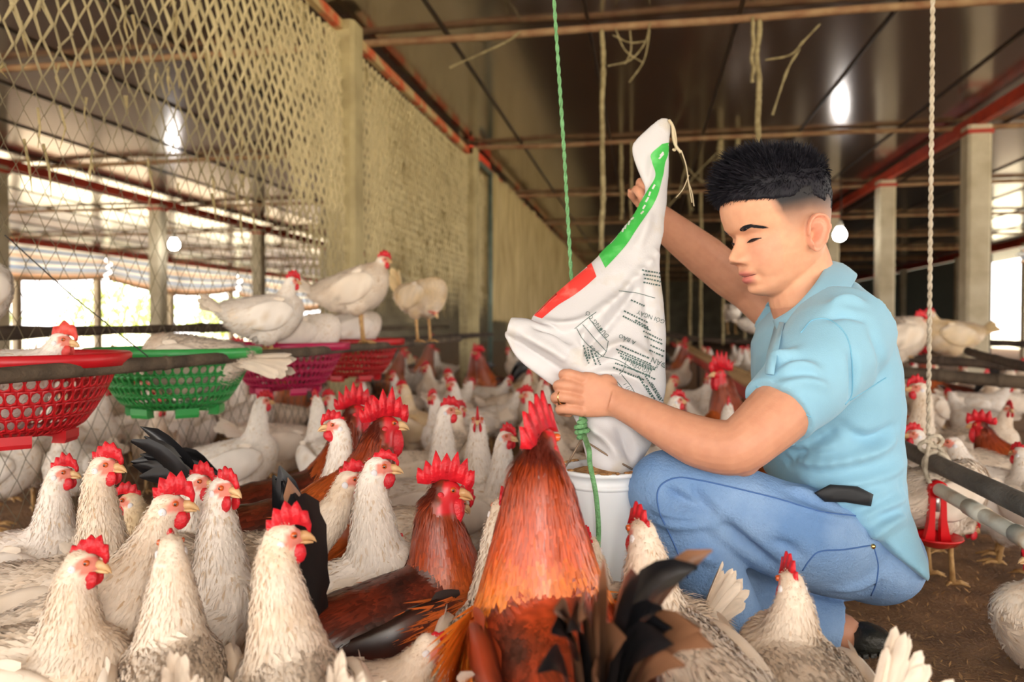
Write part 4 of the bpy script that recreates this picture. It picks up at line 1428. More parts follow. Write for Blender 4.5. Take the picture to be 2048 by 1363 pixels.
# birds on the perches and baskets
bird(122, 680, 1.46, 4, 'hen sitting in the red basket, head above the rim, pink comb swept up', 'white', 1.05, lean=.17, gz=.385, bz=.072, hp=6, n=5000, comb=1.15, clean=.0, teeth=3, pink=True)
bird(-62, 470, 1.62, 80, 'white hen standing at the left edge by the red basket, only a sliver in view', 'white', 1.05, lean=.04, gz=.52, n=3000)
bird(583, 562, 2.35, 35, 'white hen with red comb roosting behind the magenta basket', 'white', .98, lean=.10, gz=.50, bz=.11, n=3000, comb=1.2)
bird(765, 520, 2.75, 8, 'white hen standing on the bamboo pole over the red basket', 'streak', 1.08, lean=.11, gz=.515, bz=.20, n=4500, comb=1.1, pitch=22)
bird(868, 622, 3.1, -40, 'buff hen standing on the pole with its tail raised, head turned down', 'buff', 1.05, lean=.08, gz=.51, bz=.19, n=4000, hp=40, comb=0, wattle=0, tail=dict(elev=74, spread=8, L=.16, n=9, w=.034))
bird(660, 655, 2.6, -20, 'white hen sitting in the magenta basket behind the pole', 'white', 1.0, lean=.10, gz=.45, bz=.1, n=2500)
bird(305, 704, 1.95, 176, 'grey hen lying in the green basket with its wing spread towards the next basket', 'dusty', 1.05, lean=.12, gz=.40, bz=.085, hp=50, n=3500, comb=0, wattle=0, tail=dict(elev=6, spread=8, L=.18, n=9))
bird(740, 640, 3.2, 30, 'hen with a dark red comb crouching behind the standing white hen', 'white', 1.0, gz=.45, bz=.12, n=2000)
bird(1838, 640, 3.3, 4, 'grey hen with a red face perched at right behind the man', 'dusty', 1.25, lean=.11, gz=.44, n=3000, comb=1.2)
bird(1862, 628, 4.0, 175, 'tan hen perched at right facing the grey hen', 'buff', 1.2, lean=.10, gz=.44, n=2500)
bird(1466, 618, 8.9, 60, 'distant cream hen perched alone between the cords and the man\'s chin', 'white', 1.35, lean=.06, gz=.48, bz=.26, n=1500)
bird(1530, 655, 8.8, 5, 'distant white hen sitting behind the man\'s collar', 'white', 1.3, lean=.14, gz=.48, bz=.12, n=1500)
bird(1838, 775, 2.1, 165, 'white hen with red face close behind the man\'s back, upper of two', 'streak', 1.1, lean=.07, n=3000)
bird(1832, 868, 1.95, 170, 'white hen with red face close behind the man\'s back, lower of two', 'white', 1.0, lean=.07, n=3000)
bird(1905, 885, 1.9, 150, 'white hen behind the drinker pipe seen from behind, leaning left', 'white', 1.1, lean=.12, n=3500, comb=0, wattle=0)
bird(1960, 850, 2.3, 140, 'black-tailed red rooster in the crowd at right', 'rooster_dark', 1.1, lean=.12, n=3500, tail=dict(n=12, L=.22, curl=1, brown=0))
bird(2042, 905, 1.8, 100, 'white hen at the right edge behind the drinker pipe', 'white', 1.05, n=2500, comb=.6)
bird(1440, 745, 2.6, 200, 'dark red rooster with big comb beyond the man\'s forearm, by the trough', 'rooster_dark', 1.25, lean=.10, n=4000, teeth=7, comb=1.3, tail='roo')
bird(1352, 800, 2.2, 10, 'white hen with red wattle just right of the sack above the forearm', 'white', 1.0, n=2500)
# ------------------------------------------------------------------ the man
M_SKIN = mat('skin', (1, 1, 1), 0.5, spec=0.35, attr=True, sss=0.12, col2=(0.93, 0.9, 0.9), nscale=60, bump=0.04, bscale=400)
M_HAIR = mat('black_hair', srgb(20, 20, 28), 0.6, spec=0.25, col2=srgb(34, 32, 40), nscale=40)
M_SHIRT = mat('pale_blue_cotton', srgb(144, 193, 216), 0.85, col2=srgb(130, 180, 206), nscale=5, contrast=(.3, .7), bump=0.12, bscale=500, sheen=0.2)
M_JEANS = mat('washed_denim', srgb(142, 174, 212), 0.85, col2=srgb(104, 142, 190), nscale=7, ndetail=8, contrast=(.36, .66), bump=0.35, bscale=240)
M_SEAMT = mat('denim_stitching', srgb(70, 108, 166), 0.8)
M_BLACK = mat('black_fabric', srgb(20, 22, 26), 0.6)
M_SANDAL = mat('black_rubber', srgb(26, 30, 30), 0.45, col2=srgb(50, 48, 40), nscale=30, bump=0.4)
M_GOLD = mat('gold_ring', srgb(236, 190, 120), 0.25, metal=1.0)

TURN, NOD = R(13), R(15)
HF0 = -RGT * math.cos(TURN) - FWD * math.sin(TURN)
HL = Vector((0, 0, 1)).cross(HF0)
HF = HF0 * math.cos(NOD) - Vector((0, 0, 1)) * math.sin(NOD)
HU = Vector((0, 0, 1)) * math.cos(NOD) + HF0 * math.sin(NOD)
HO = W(1549, 432, 1.30)
def hd(x, y, z):
    return HO + HF * x + HL * y + HU * (z - .125)

def interp(tab, z):
    return np.interp(z, [t[0] for t in tab], [t[1] for t in tab])
XF = [(-.012, .030), (0, .060), (.006, .070), (.014, .0765), (.022, .0765), (.03, .0755), (.04, .079), (.05, .081), (.06, .080), (.07, .0785), (.085, .0775), (.097, .0755), (.106, .0775), (.115, .0830), (.125, .0875), (.14, .0900), (.155, .0895), (.17, .084), (.19, .069), (.205, .050), (.217, .028), (.225, .004)]
XB = [(-.012, .005), (0, .015), (.02, .035), (.04, .054), (.06, .068), (.08, .080), (.1, .089), (.12, .096), (.14, .100), (.16, .100), (.18, .092), (.2, .072), (.215, .042), (.225, .004)]
XW = [(-.012, .020), (0, .033), (.01, .043), (.02, .051), (.04, .062), (.06, .069), (.08, .0715), (.1, .073), (.12, .0735), (.14, .076), (.16, .0755), (.18, .069), (.2, .053), (.215, .031), (.225, .004)]

def gss(v, s):
    return np.exp(-0.5 * (v / s) ** 2)

def face_disp(y, z):
    d = np.zeros_like(y)
    ay = np.abs(y)
    hn = np.interp(z, [.054, .059, .064, .069, .075, .081, .090, .100, .110], [0, .004, .0150, .0230, .0255, .0215, .0150, .0085, 0])
    sg = np.interp(z, [.060, .072, .084, .110], [.0100, .0090, .0068, .0060])
    d += hn * gss(y, sg)
    d += .0120 * gss(ay - .0140, .0050) * gss(z - .0665, .0055)
    d -= .0045 * gss(ay - .008, .003) * gss(z - .0590, .0025)
    d += -.0075 * gss(ay - .029, .015) * gss(z - .1020, .009)
    d += .0066 * gss(ay - .032, .0105) * gss(z - .0970, .0052)
    d += -.0030 * gss(ay - .032, .014) * gss(z - .0905, .0018)
    d += .0036 * gss(ay - .030, .018) * gss(z - .1165, .006)
    lw = np.clip(1 - (ay / .025) ** 2, 0, 1)
    d += .0072 * gss(z - .0440, .0040) * lw ** .6
    d += .0095 * gss(z - .0305, .0048) * lw
    d -= .0070 * gss(z - .0375, .0016) * lw ** .5
    d -= .0032 * gss(ay - .026, .004) * gss(z - .0375, .005)
    d -= .0045 * gss(z - .0195, .0045) * gss(y, .020)
    d += .0050 * gss(z - .006, .008) * gss(y, .017)
    d += .0045 * gss(ay - .046, .018) * gss(z - .078, .016)
    d -= .0014 * gss(ay, .003) * gss(z - .052, .004)
    return d

def head_grid():
    nt_, nz = 200, 150
    zs = np.concatenate([np.linspace(-.012, .215, nz - 14), np.linspace(.2165, .2248, 14)])
    th = np.linspace(0, 2 * math.pi, nt_, endpoint=False)
    rings = []
    for z in zs:
        xf, xb, w = interp(XF, z), interp(XB, z), interp(XW, z)
        n = np.where(np.cos(th) > 0, 2.12, 2.35)
        c, s_ = np.cos(th), np.sin(th)
        a = np.where(c > 0, xf, xb)
        r = 1 / ((np.abs(c) / a) ** n + (np.abs(s_) / w) ** n) ** (1 / n)
        x, y = r * c, r * s_
        fr = np.clip(c * 2.2, 0, 1)
        x = x + face_disp(y, np.full_like(y, z)) * fr
        rings.append([hd(x[k], y[k], z) for k in range(nt_)])
    return rings

def ear_grid(b, sg):
    rings = []
    nph, nr = 36, 12
    C = (-.016, sg * .0715, .084)
    for j in range(nr + 1):
        rho = j / nr
        ring = []
        for i in range(nph):
            ph = 2 * math.pi * i / nph
            ex = .0175 * math.cos(ph) * (1 + .18 * math.sin(ph))
            ez = .0315 * math.sin(ph) - .002
            if math.sin(ph) < 0:
                ex *= .82
            hgt = .010
            hgt += .0085 * math.exp(-((rho - .88) / .10) ** 2) * (1 if math.sin(ph) > -.75 else .4)
            hgt -= .015 * math.exp(-(((ex * rho - .004) / .007) ** 2 + ((ez * rho + .004) / .010) ** 2))
            hgt += .003 * math.exp(-((rho - .5) / .12) ** 2) * (1 if math.cos(ph) < .3 else 0)
            hgt -= .0035 * math.exp(-((rho - .7) / .07) ** 2) * (1 if math.sin(ph) > -.6 else 0)
            out = hgt + .012 * max(0, -math.cos(ph)) * rho
            xx, zz = ex * rho, ez * rho
            ring.append(hd(C[0] + xx - .22 * zz, C[1] + sg * out, C[2] + zz))
        rings.append(ring)
    back = [[hd(C[0] + .0175 * .9 * math.cos(2 * math.pi * i / nph) - .22 * .0315 * .9 * math.sin(2 * math.pi * i / nph), C[1] + sg * (.002 + .006 * max(0, -math.cos(2 * math.pi * i / nph))), C[2] + .0315 * .9 * math.sin(2 * math.pi * i / nph)) for i in range(nph)],
            [hd(C[0] + .004 * math.cos(2 * math.pi * i / nph), C[1] - sg * .006, C[2] + .01 * math.sin(2 * math.pi * i / nph)) for i in range(nph)]]
    b.loft(rings + back)

def finger(b, pts, r0, r1):
    P = [Vector(p) for p in crom(pts, 5)]
    n = len(P)
    rad = [r0 + (r1 - r0) * i / (n - 1) for i in range(n)]
    for i, frac in enumerate((.0, .34, .67)):
        k = int(frac * (n - 1))
        rad[k] *= 1.06
    rad[-1] *= .55
    P.append(P[-1] + (P[-1] - P[-2]) * .5)
    rad.append(rad[-1] * .3)
    b.tube(P, rad, 12)

def oval(C, e1, e2, n=20, p=2.4):
    out = []
    for k in range(n):
        a = 2 * math.pi * k / n
        c, s_ = math.cos(a), math.sin(a)
        f = 1 / ((abs(c)) ** p + (abs(s_)) ** p) ** (1 / p)
        out.append(C + e1 * (c * f) + e2 * (s_ * f))
    return out

WRIST = W(1240, 806, 1.195)
ELBOW = W(1476, 893, 1.085)
def build_body():
    b = MB()
    b.loft(head_grid())
    for sg in (-1, 1):
        ear_grid(b, sg)
    # neck
    nk = [hd(-.020, 0, .07), hd(-.022, 0, .03), W(1606, 588, 1.315), W(1624, 628, 1.325), W(1640, 670, 1.33)]
    b.tube([Vector(p) for p in crom(nk, 4)], [.052, .053, .054, .055, .056, .057, .058, .058, .059, .060, .062, .064, .066, .066, .066, .066, .066][:17], 24)
    # near (left) arm
    b.tube(crom([W(1690, 690, 1.22), W(1640, 745, 1.155), W(1560, 822, 1.105), W(1510, 868, 1.088), ELBOW, W(1440, 893, 1.098), W(1390, 880, 1.118), W(1330, 852, 1.145), W(1280, 825, 1.17), WRIST, W(1222, 800, 1.2)], 4),
           list(np.interp(np.linspace(0, 10, 41), range(11), [.040, .046, .0475, .0425, .0400, .0400, .0385, .0325, .0275, .0245, .023])), 22)
    # elbow point
    b.sphere(W(1486, 915, 1.088), .027, 14, 10)
    # palm of the near hand, seen from its back
    e_up = Vector((0, 0, 1))
    rings = []
    for px_, py_, d_, hh, tt in ((1246, 807, 1.192, .0235, .0185), (1222, 799, 1.2, .0265, .0165), (1200, 793, 1.207, .033, .0155), (1180, 789, 1.212, .0365, .0145), (1163, 787, 1.216, .0365, .013), (1152, 787, 1.219, .033, .010)):
        rings.append(oval(W(px_, py_, d_), (UP3 + RGT * .15).normalized() * hh, FWD3 * tt, 22, 2.6))
    b.loft(rings)
    b.sphere(W(1212, 772, 1.21), (.02, .016, .02), 12, 8)
    K = [((1168, 757, 1.213), (1142, 749, 1.205), (1127, 748, 1.216), (1132, 757, 1.238), (1150, 764, 1.244)),
         ((1160, 777, 1.209), (1134, 770, 1.199), (1116, 770, 1.210), (1121, 778, 1.236), (1142, 784, 1.243)),
         ((1160, 801, 1.208), (1132, 794, 1.198), (1111, 794, 1.209), (1117, 801, 1.236), (1140, 805, 1.243)),
         ((1166, 823, 1.209), (1140, 818, 1.203), (1120, 818, 1.213), (1126, 823, 1.236), (1146, 826, 1.242))]
    for i, ch in enumerate(K):
        finger(b, [W(*q) for q in ch], (.0096, .0098, .0094, .0086)[i], .0072)
    finger(b, [W(1215, 775, 1.222), W(1190, 765, 1.245), W(1165, 768, 1.262), W(1145, 778, 1.266)], .0118, .0085)
    # far (right) arm raised behind the sack
    b.tube(crom([W(1640, 665, 1.45), W(1570, 632, 1.52), W(1500, 580, 1.55), W(1460, 553, 1.545), W(1410, 512, 1.53), W(1350, 465, 1.5), W(1312, 432, 1.475), W(1298, 418, 1.465)], 4),
           list(np.interp(np.linspace(0, 7, 29), range(8), [.054, .052, .044, .043, .042, .035, .0275, .026])), 20)
    rings = []
    for px_, py_, d_, hh, tt in ((1306, 426, 1.47, .024, .018), (1296, 410, 1.455, .032, .017), (1289, 396, 1.437, .037, .0155), (1286, 382, 1.42, .033, .012)):
        rings.append(oval(W(px_, py_, d_), RGT * hh * .9 + FWD * hh * .35, (UP3 * .45 + FWD * .6 - RGT * .3).normalized() * tt, 18, 2.5))
    b.loft(rings)
    for i, (px_, py_) in enumerate(((1275, 395), (1283, 380), (1296, 372), (1310, 370))):
        dd = 1.425 + .008 * i
        finger(b, [W(px_ + 6, py_ + 14, dd + .01), W(px_ - 2, py_ - 6, dd - .005), W(px_ - 1, py_ - 16, dd - .04), W(px_ + 8, py_ - 4, dd - .055), W(px_ + 12, py_ + 8, dd - .05)], .0098, .0078)
    finger(b, [W(1300, 425, 1.455), W(1306, 408, 1.42), W(1308, 392, 1.39), W(1306, 378, 1.375)], .012, .0088)
    # chest and belly under the shirt, ankle of the folded leg
    b.tube([W(1660, 690, 1.33), W(1670, 800, 1.33), W(1690, 960, 1.33)], [.06, .08, .08], 16)
    me = smooth_mod(b.mesh('body'), .0022, 2, .4)
    V = verts_of(me)
    # colours in head coordinates
    M = np.array([tuple(HF), tuple(HL), tuple(HU)])
    L = (V - np.array(HO)) @ M.T
    x, y, z = L[:, 0], L[:, 1], L[:, 2] + .125
    n = len(V)
    skin = np.array(srgb(226, 168, 134))
    arm = np.array(srgb(208, 150, 120))
    ishead = (np.abs(x) < .125) & (np.abs(y) < .105) & (z > -.03) & (z < .24)
    c = np.where(ishead[:, None], skin, arm)
    def mixc(c, col, f):
        f = np.clip(f, 0, 1)[:, None]
        return c * (1 - f) + np.array(col) * f
    fr = ishead & (x > .03)
    lip = gss(z - .0425, .0034) * np.clip(1 - (np.abs(y) / .024) ** 2, 0, 1) * .75 + gss(z - .0310, .0042) * np.clip(1 - (np.abs(y) / .021) ** 2, 0, 1)
    c = mixc(c, srgb(206, 112, 108), np.where(fr, np.clip(lip * 1.3, 0, .85), 0))
    c = mixc(c, srgb(226, 150, 132), np.where(ishead & (x > .04), .35 * gss(np.abs(y) - .045, .02) * gss(z - .072, .02), 0))
    c = mixc(c, srgb(226, 156, 136), np.where(ishead & (np.abs(y) > .074) & (x > -.05) & (x < .02) & (z > .05) & (z < .118), .5, 0))
    nz = np.array([mnoise.noise(Vector(v) * 90) for v in V[ishead]]) if ishead.any() else np.zeros(0)
    nn = np.zeros(n); nn[ishead] = nz
    isear = (np.abs(y) > .0780) & (x > -.045) & (x < .012) & (z < .118)
    edge = .050 - .35 * np.clip(.150 - z, 0, .06) + .003 * nn
    lo = .086 + .30 * np.clip(x, 0, 1) - .45 * np.clip(-x - .02, 0, 1)
    fade = np.clip((z - lo) / (.152 - lo + 1e-4), 0, 1.1) ** .75 * np.clip((edge - x) / .016, 0, 1)
    f = np.where(ishead & ~isear, np.clip(fade, 0, 1), 0)
    burn = gss(x - .012, .010) * np.clip((z - .082) / .02, 0, 1) * np.clip((.125 - z) / .02, 0, 1) * .30
    f = np.maximum(f * .92, np.where(ishead & ~isear, burn, 0))
    c = mixc(c, srgb(74, 62, 58), f)
    c = mixc(c, srgb(24, 22, 26), np.where(ishead & ~isear, np.clip((fade - .62) / .3, 0, 1), 0))
    set_cols(me, c)
    return me

person = tag(empty('person', W(1620, 1300, 1.30) * 1.0), 'squatting man in pale blue polo shirt and jeans pouring feed from a sack', 'person')
person.location.z = 0.0
PO = Vector(person.location)
def pobj(name, me, m, parent=None):
    """object given in world coordinates, parented under the person"""
    if isinstance(me, MB):
        me = me.mesh(name)
    V = verts_of(me) - np.array(PO, dtype=np.float32)
    me.vertices.foreach_set('co', V.ravel())
    me.update()
    return obj(name, me, m, parent or person)

BODY = build_body()
BVH = BVHTree.FromPolygons([Vector(v) for v in verts_of(BODY)], [tuple(p.vertices) for p in BODY.polygons])
def on_face(y, z, off=.0008, x0=.16):
    hit = BVH.ray_cast(hd(x0, y, z), -HF)
    if hit[0] is None:
        return hd(.08, y, z)
    return hit[0] + hit[1] * off

# eyebrows, lashes and the sliver of eye, mouth line
def face_details(body_obj):
    rr = random.Random(4)
    for sg in (-1, 1):
        b = MB()
        for i in range(260):
            u = rr.random() ** .82
            yy = sg * (.0205 + .031 * u)
            zc = .1160 + .0042 * math.sin(min(u / .68, 1) * math.pi / 2) - .0075 * max(0, u - .62) / .38
            hw = .0044 * (1 - .65 * u) * min(1, .35 + u * 3.5)
            zz = zc + rr.uniform(-hw, hw)
            p = on_face(yy, zz, .0004)
            q = on_face(yy + sg * .0065, zz + .0022 - .004 * u, .0012)
            d = (q - p).normalized()
            s_ = d.cross(HF).normalized() * .00050
            b.add([p - s_, p + s_, q], [(0, 1, 2)])
        pobj('eyebrow', b, M_HAIR, person)
        pts, rad = [], []
        for i in range(13):
            u = i / 12
            yy = sg * (.0185 + .0275 * u)
            zz = .0935 + .0024 * math.sin(u * math.pi) + .0022 * u
            pts.append(on_face(yy, zz, .0004))
            rad.append(.0007 + .0008 * math.sin(u * math.pi))
        pobj('eyelash', MB().tube(pts, rad, 6), M_HAIR, person)
        b = MB()
        top, bot = [], []
        for i in range(9):
            u = i / 8
            yy = sg * (.021 + .022 * u)
            zt = .0931 + .0022 * math.sin(u * math.pi) + .0018 * u
            top.append(on_face(yy, zt, .0005))
            bot.append(on_face(yy, zt - .0030 * math.sin(u * math.pi) - .0002, .0006))
        b.add(top + bot, [(i, i + 1, 9 + i + 1, 9 + i) for i in range(8)])
        pobj('eye', b, mat('eye_sliver', srgb(62, 40, 34), 0.2), person)
    pts = [on_face(yy, .0373 + .0012 * abs(yy) / .02, -.0004) for yy in np.linspace(-.023, .023, 15)]
    pobj('mouth_line', MB().tube(pts, [.0003] + [.0011] * 13 + [.0003], 6), mat('mouth_line', srgb(120, 56, 52), 0.5), person)

body_o = pobj('body', BODY, M_SKIN)
face_details(body_o)

# hair: a close cap on the crown with short spiky strands
def build_hair():
    b = MB()
    nt_, nz = 72, 26
    rings = []
    def cap_z(c):
        # lower edge of the long hair around the head: front, side, back
        return .170 * max(c, 0) ** 2 + (.150) * (1 - max(c, 0) ** 2) - .052 * max(-c, 0) ** 2 + .004 * mnoise.noise(Vector((c * 9, 3, 1)))
    th = np.linspace(0, 2 * math.pi, nt_, endpoint=False)
    for j in range(nz):
        v = j / (nz - 1)
        ring = []
        for t in th:
            c, s_ = math.cos(t), math.sin(t)
            z0 = cap_z(c)
            z = z0 + (.2245 - z0) * v ** .9
            a = interp(XF if c > 0 else XB, z)
            w = interp(XW, z)
            r = 1 / ((abs(c) / a) ** 2.35 + (abs(s_) / w) ** 2.35) ** (1 / 2.35)
            off = .0003 + .010 * min(v * 1.25, 1) ** 1.5 * (1 - .2 * max(-c, 0)) + .010 * max(c, 0) ** 3 * min(v * 3 + .5, 1)
            off += .003 * mnoise.noise(Vector((t * 4, v * 6, 2)))
            up = .019 * min(v * 1.25, 1) ** 1.3 + .006 * max(c, 0) * v - .006 * max(-c, 0) * v
            k = 1 + off / max(r, .02) if v < .85 else 1
            ring.append(hd(r * c * k, r * s_ * k, z + up))
        rings.append(ring)

    b.loft(rings, True, True)
    me = b.mesh('hair')
    me.calc_loop_triangles()
    V, N_ = verts_of(me), normals_of(me)
    hair = pobj('hair', me, M_HAIR)
    # strands
    r = np.random.default_rng(8)
    n = 12000
    T = np.array([tuple(t.vertices) for t in me.loop_triangles])
    A, B_, C_ = V[T[:, 0]], V[T[:, 1]], V[T[:, 2]]
    ar = np.linalg.norm(np.cross(B_ - A, C_ - A), axis=1)
    ctr = ((A + B_ + C_) / 3 - np.array(HO))
    keep = ctr @ np.array(HU) > (.018 - .06 * np.clip(-(ctr @ np.array(HF)) / .1, 0, 1))
    ar = ar * keep
    idx = r.choice(len(T), n, p=ar / ar.sum())
    a = r.uniform(0, 1, (n, 1)); bb = r.uniform(0, 1, (n, 1))
    fl = a + bb > 1
    a = np.where(fl, 1 - a, a); bb = np.where(fl, 1 - bb, bb)
    P = A[idx] * (1 - a - bb) + B_[idx] * a + C_[idx] * bb
    nr = N_[T[idx, 0]]
    lz = (P - np.array(HO)) @ np.array(HU) + .125
    lx = (P - np.array(HO)) @ np.array(HF)
    top = np.clip((lz - .165) / .03, 0, 1)[:, None]
    dirn = nr * .8 + np.array(HU) * .5 * top + np.array(HF) * (.15 + .75 * np.clip(lx / .06, 0, 1)[:, None]) + np.array((0, 0, -.9)) * (1 - top) + r.normal(0, .22, (n, 3))
    dirn -= nr * (dirn * nr).sum(1)[:, None] * (1 - top) * .92
    dirn /= np.linalg.norm(dirn, axis=1)[:, None]
    Ln = (.006 + .010 * top[:, 0]) * r.uniform(.5, 1.35, n) + .010 * np.clip(lx / .07, 0, 1) * top[:, 0]
    sd = np.cross(dirn, r.normal(size=(n, 3))); sd /= np.linalg.norm(sd, axis=1)[:, None]
    w = .0008
    X = np.stack([P - sd * w - nr * .002, P + sd * w - nr * .002, P + dirn * Ln[:, None] * .6 + sd * w * .6, P + dirn * Ln[:, None] + np.array((0, 0, -.001))], axis=1).reshape(-1, 3)
    k = np.arange(n)[:, None] * 4
    F = np.concatenate([k + np.array([[0, 1, 2]]), k + np.array([[0, 2, 3]])])
    sm_ = mesh_np('strands', X, F, False)
    V2 = verts_of(sm_)
    o = pobj('hair_strand', sm_, M_HAIR, hair)
    o['kind'] = 'stuff'
build_hair()
# clothes --------------------------------------------------------------
def tring(fp, bp, hw, dm, n=32, p=2.3, near=1.0, far=1.0):
    """closed ring of a garment between a front and a back pixel, hw = half width along the line of sight"""
    A, B_ = W(fp[0], fp[1], dm), W(bp[0], bp[1], dm)
    C, e1 = (A + B_) / 2, (A - B_) / 2
    out = []
    for k in range(n):
        a = 2 * math.pi * k / n
        c, s_ = math.cos(a), math.sin(a)
        f = 1 / ((abs(c)) ** p + (abs(s_)) ** p) ** (1 / p)
        out.append(C + e1 * (c * f) + FWD * (s_ * f * hw * (far if s_ > 0 else near)))
    return out

FOLD = 1.15
def fold_disp(me, folds, noise_amp=.0015, nscale=9.0, stretch=(1, 1, 1)):
    """cloth folds: each fold is a polyline of world points with a ridge height and half width"""
    V, N_ = verts_of(me), normals_of(me)
    d = np.zeros(len(V))
    tree = BVHTree.FromPolygons([Vector(v) for v in V], [tuple(p.vertices) for p in me.polygons])
    def onto(p):
        h = tree.ray_cast(CAM, (Vector(p) - CAM).normalized())
        return h[0] if h[0] is not None else Vector(p)
    for pts, amp, wid in folds:
        pts = [onto(p) for p in crom(pts, 4)]
        P = np.array([tuple(p) for p in pts])
        for i in range(len(P) - 1):
            a, b = P[i], P[i + 1]
            ab = b - a
            t = np.clip(((V - a) @ ab) / (ab @ ab), 0, 1)
            dist = np.linalg.norm(V - (a + t[:, None] * ab), axis=1)
            e = np.exp(-0.5 * (dist / wid) ** 2)
            tt = (i + t) / (len(P) - 1)
            e *= np.sin(math.pi * np.clip(tt, .04, .96)) ** .6
            d = np.where(np.abs(amp * e) > np.abs(d), amp * e, d) if False else d + amp * FOLD * e
    if noise_amp:
        s = np.array(stretch)
        d += noise_amp * np.array([mnoise.noise(Vector(v * s * nscale)) for v in V])
    V = V + N_ * d[:, None]
    me.vertices.foreach_set('co', V.astype(np.float32).ravel())
    me.update()
    return me

TD = 1.335
def build_shirt():
    b = MB()
    rings = [tring((1588, 612), (1662, 552), .070, TD), tring((1556, 626), (1690, 566), .115, TD), tring((1536, 655), (1716, 600), .165, TD), tring((1526, 690), (1738, 650), .185, TD),
             tring((1522, 740), (1758, 715), .180, TD), tring((1522, 800), (1772, 790), .168, TD), tring((1528, 860), (1774, 865), .158, TD), tring((1536, 915), (1776, 935), .158, TD),
             tring((1548, 955), (1780, 1000), .165, TD), tring((1585, 982), (1786, 1050), .182, TD), tring((1622, 1000), (1788, 1090), .190, TD), tring((1642, 1010), (1785, 1116), .193, TD), tring((1646, 1014), (1783, 1123), .190, TD)]
    b.loft(rings)
    # near sleeve: shoulder to hollow cuff
    S = [((1685, 665), 1.235, .085), ((1660, 700), 1.185, .080), ((1625, 745), 1.150, .070), ((1592, 785), 1.125, .0615), ((1565, 812), 1.110, .0575), ((1556, 821), 1.105, .0575)]
    P = [W(p[0], p[1], d) for p, d, _ in S]
    ax = (P[-1] - P[2]).normalized()
    pts = P + [P[-1] + ax * .0005, P[-1] - ax * .025]
    rad = [r for _, _, r in S] + [.0525, .049]
    b.tube([Vector(q) for q in pts], rad, 28)
    # far sleeve
    b.tube([W(1640, 660, 1.46), W(1590, 640, 1.50), W(1552, 618, 1.525), W(1540, 610, 1.53)], [.072, .064, .058, .056], 22)
    me = smooth_mod(b.mesh('shirt'), .0042, 5)
    w = lambda x, y, d=1.17: W(x, y, d)
    folds = [([w(1560, 905), w(1640, 925), w(1740, 905), w(1800, 870, 1.25)], .006, .007),
             ([w(1590, 950), w(1660, 970), w(1750, 955), w(1810, 925, 1.25)], .006, .008),
             ([w(1555, 880), w(1610, 892), w(1680, 890)], .0045, .006),
             ([w(1640, 1000), w(1710, 1000), w(1800, 965, 1.25)], .006, .008),
             ([w(1690, 860), w(1740, 880), w(1795, 850, 1.25)], -.005, .007),
             ([w(1700, 835), w(1620, 890), w(1560, 930)], -.006, .008),
             ([w(1720, 1040), w(1770, 1010), w(1815, 990, 1.26)], .006, .007),
             ([w(1740, 1075), w(1780, 1050), w(1812, 1030, 1.26)], .005, .007),
             ([w(1740, 640, 1.2), w(1760, 700, 1.2), w(1765, 770, 1.2)], -.003, .008),
             ([w(1700, 700, 1.16), w(1712, 750, 1.16), w(1705, 800, 1.17)], -.005, .006),
             ([w(1640, 740, 1.08), w(1600, 735, 1.08), w(1560, 742, 1.08)], .0045, .006),
             ([w(1660, 775, 1.08), w(1610, 765, 1.07), w(1550, 775, 1.06)], .004, .006),
             ([w(1660, 610, 1.18), w(1690, 600, 1.18), w(1730, 605, 1.22)], .004, .006),
             ([w(1650, 640, 1.16), w(1690, 625, 1.17), w(1740, 640, 1.2)], -.004, .006),
             ([w(1540, 700, 1.2), w(1560, 720, 1.17), w(1600, 700, 1.15)], .005, .007),
             ([w(1620, 845, 1.12), w(1580, 880, 1.16), w(1545, 910, 1.2)], .004, .006)]
    fold_disp(me, folds, .0028, 14, (1, 1, 2.2))
    return me
shirt = pobj('shirt', build_shirt(), M_SHIRT)
tag(shirt, 'pale blue short-sleeved polo shirt')
SHB = BVHTree.FromPolygons([Vector(v) + PO for v in verts_of(shirt.data)], [tuple(p.vertices) for p in shirt.data.polygons])
def on_shirt(px, py, off=.001):
    r = ray(px, py).normalized()
    h = SHB.ray_cast(CAM, r)
    return (h[0] + h[1] * off) if h[0] is not None else W(px, py, 1.2)
def seam(name, pix, r, m, par, caster=on_shirt, off=.0004):
    pts = [caster(x, y, off) for x, y in crom(pix, 6)]
    return pobj(name, MB().tube(pts, r, 6), m, par)
M_SHSEAM = mat('shirt_seam', srgb(118, 178, 206), 0.85)
seam('sleeve_seam', [(1602, 665), (1625, 640), (1660, 640), (1692, 670), (1704, 720), (1704, 785), (1690, 808)], .0011, M_SHSEAM, shirt)
seam('cuff_hem', [(1512, 772), (1545, 790), (1590, 815), (1622, 834)], .0010, M_SHSEAM, shirt)
seam('side_seam', [(1700, 800), (1740, 775), (1772, 755)], .0010, M_SHSEAM, shirt)

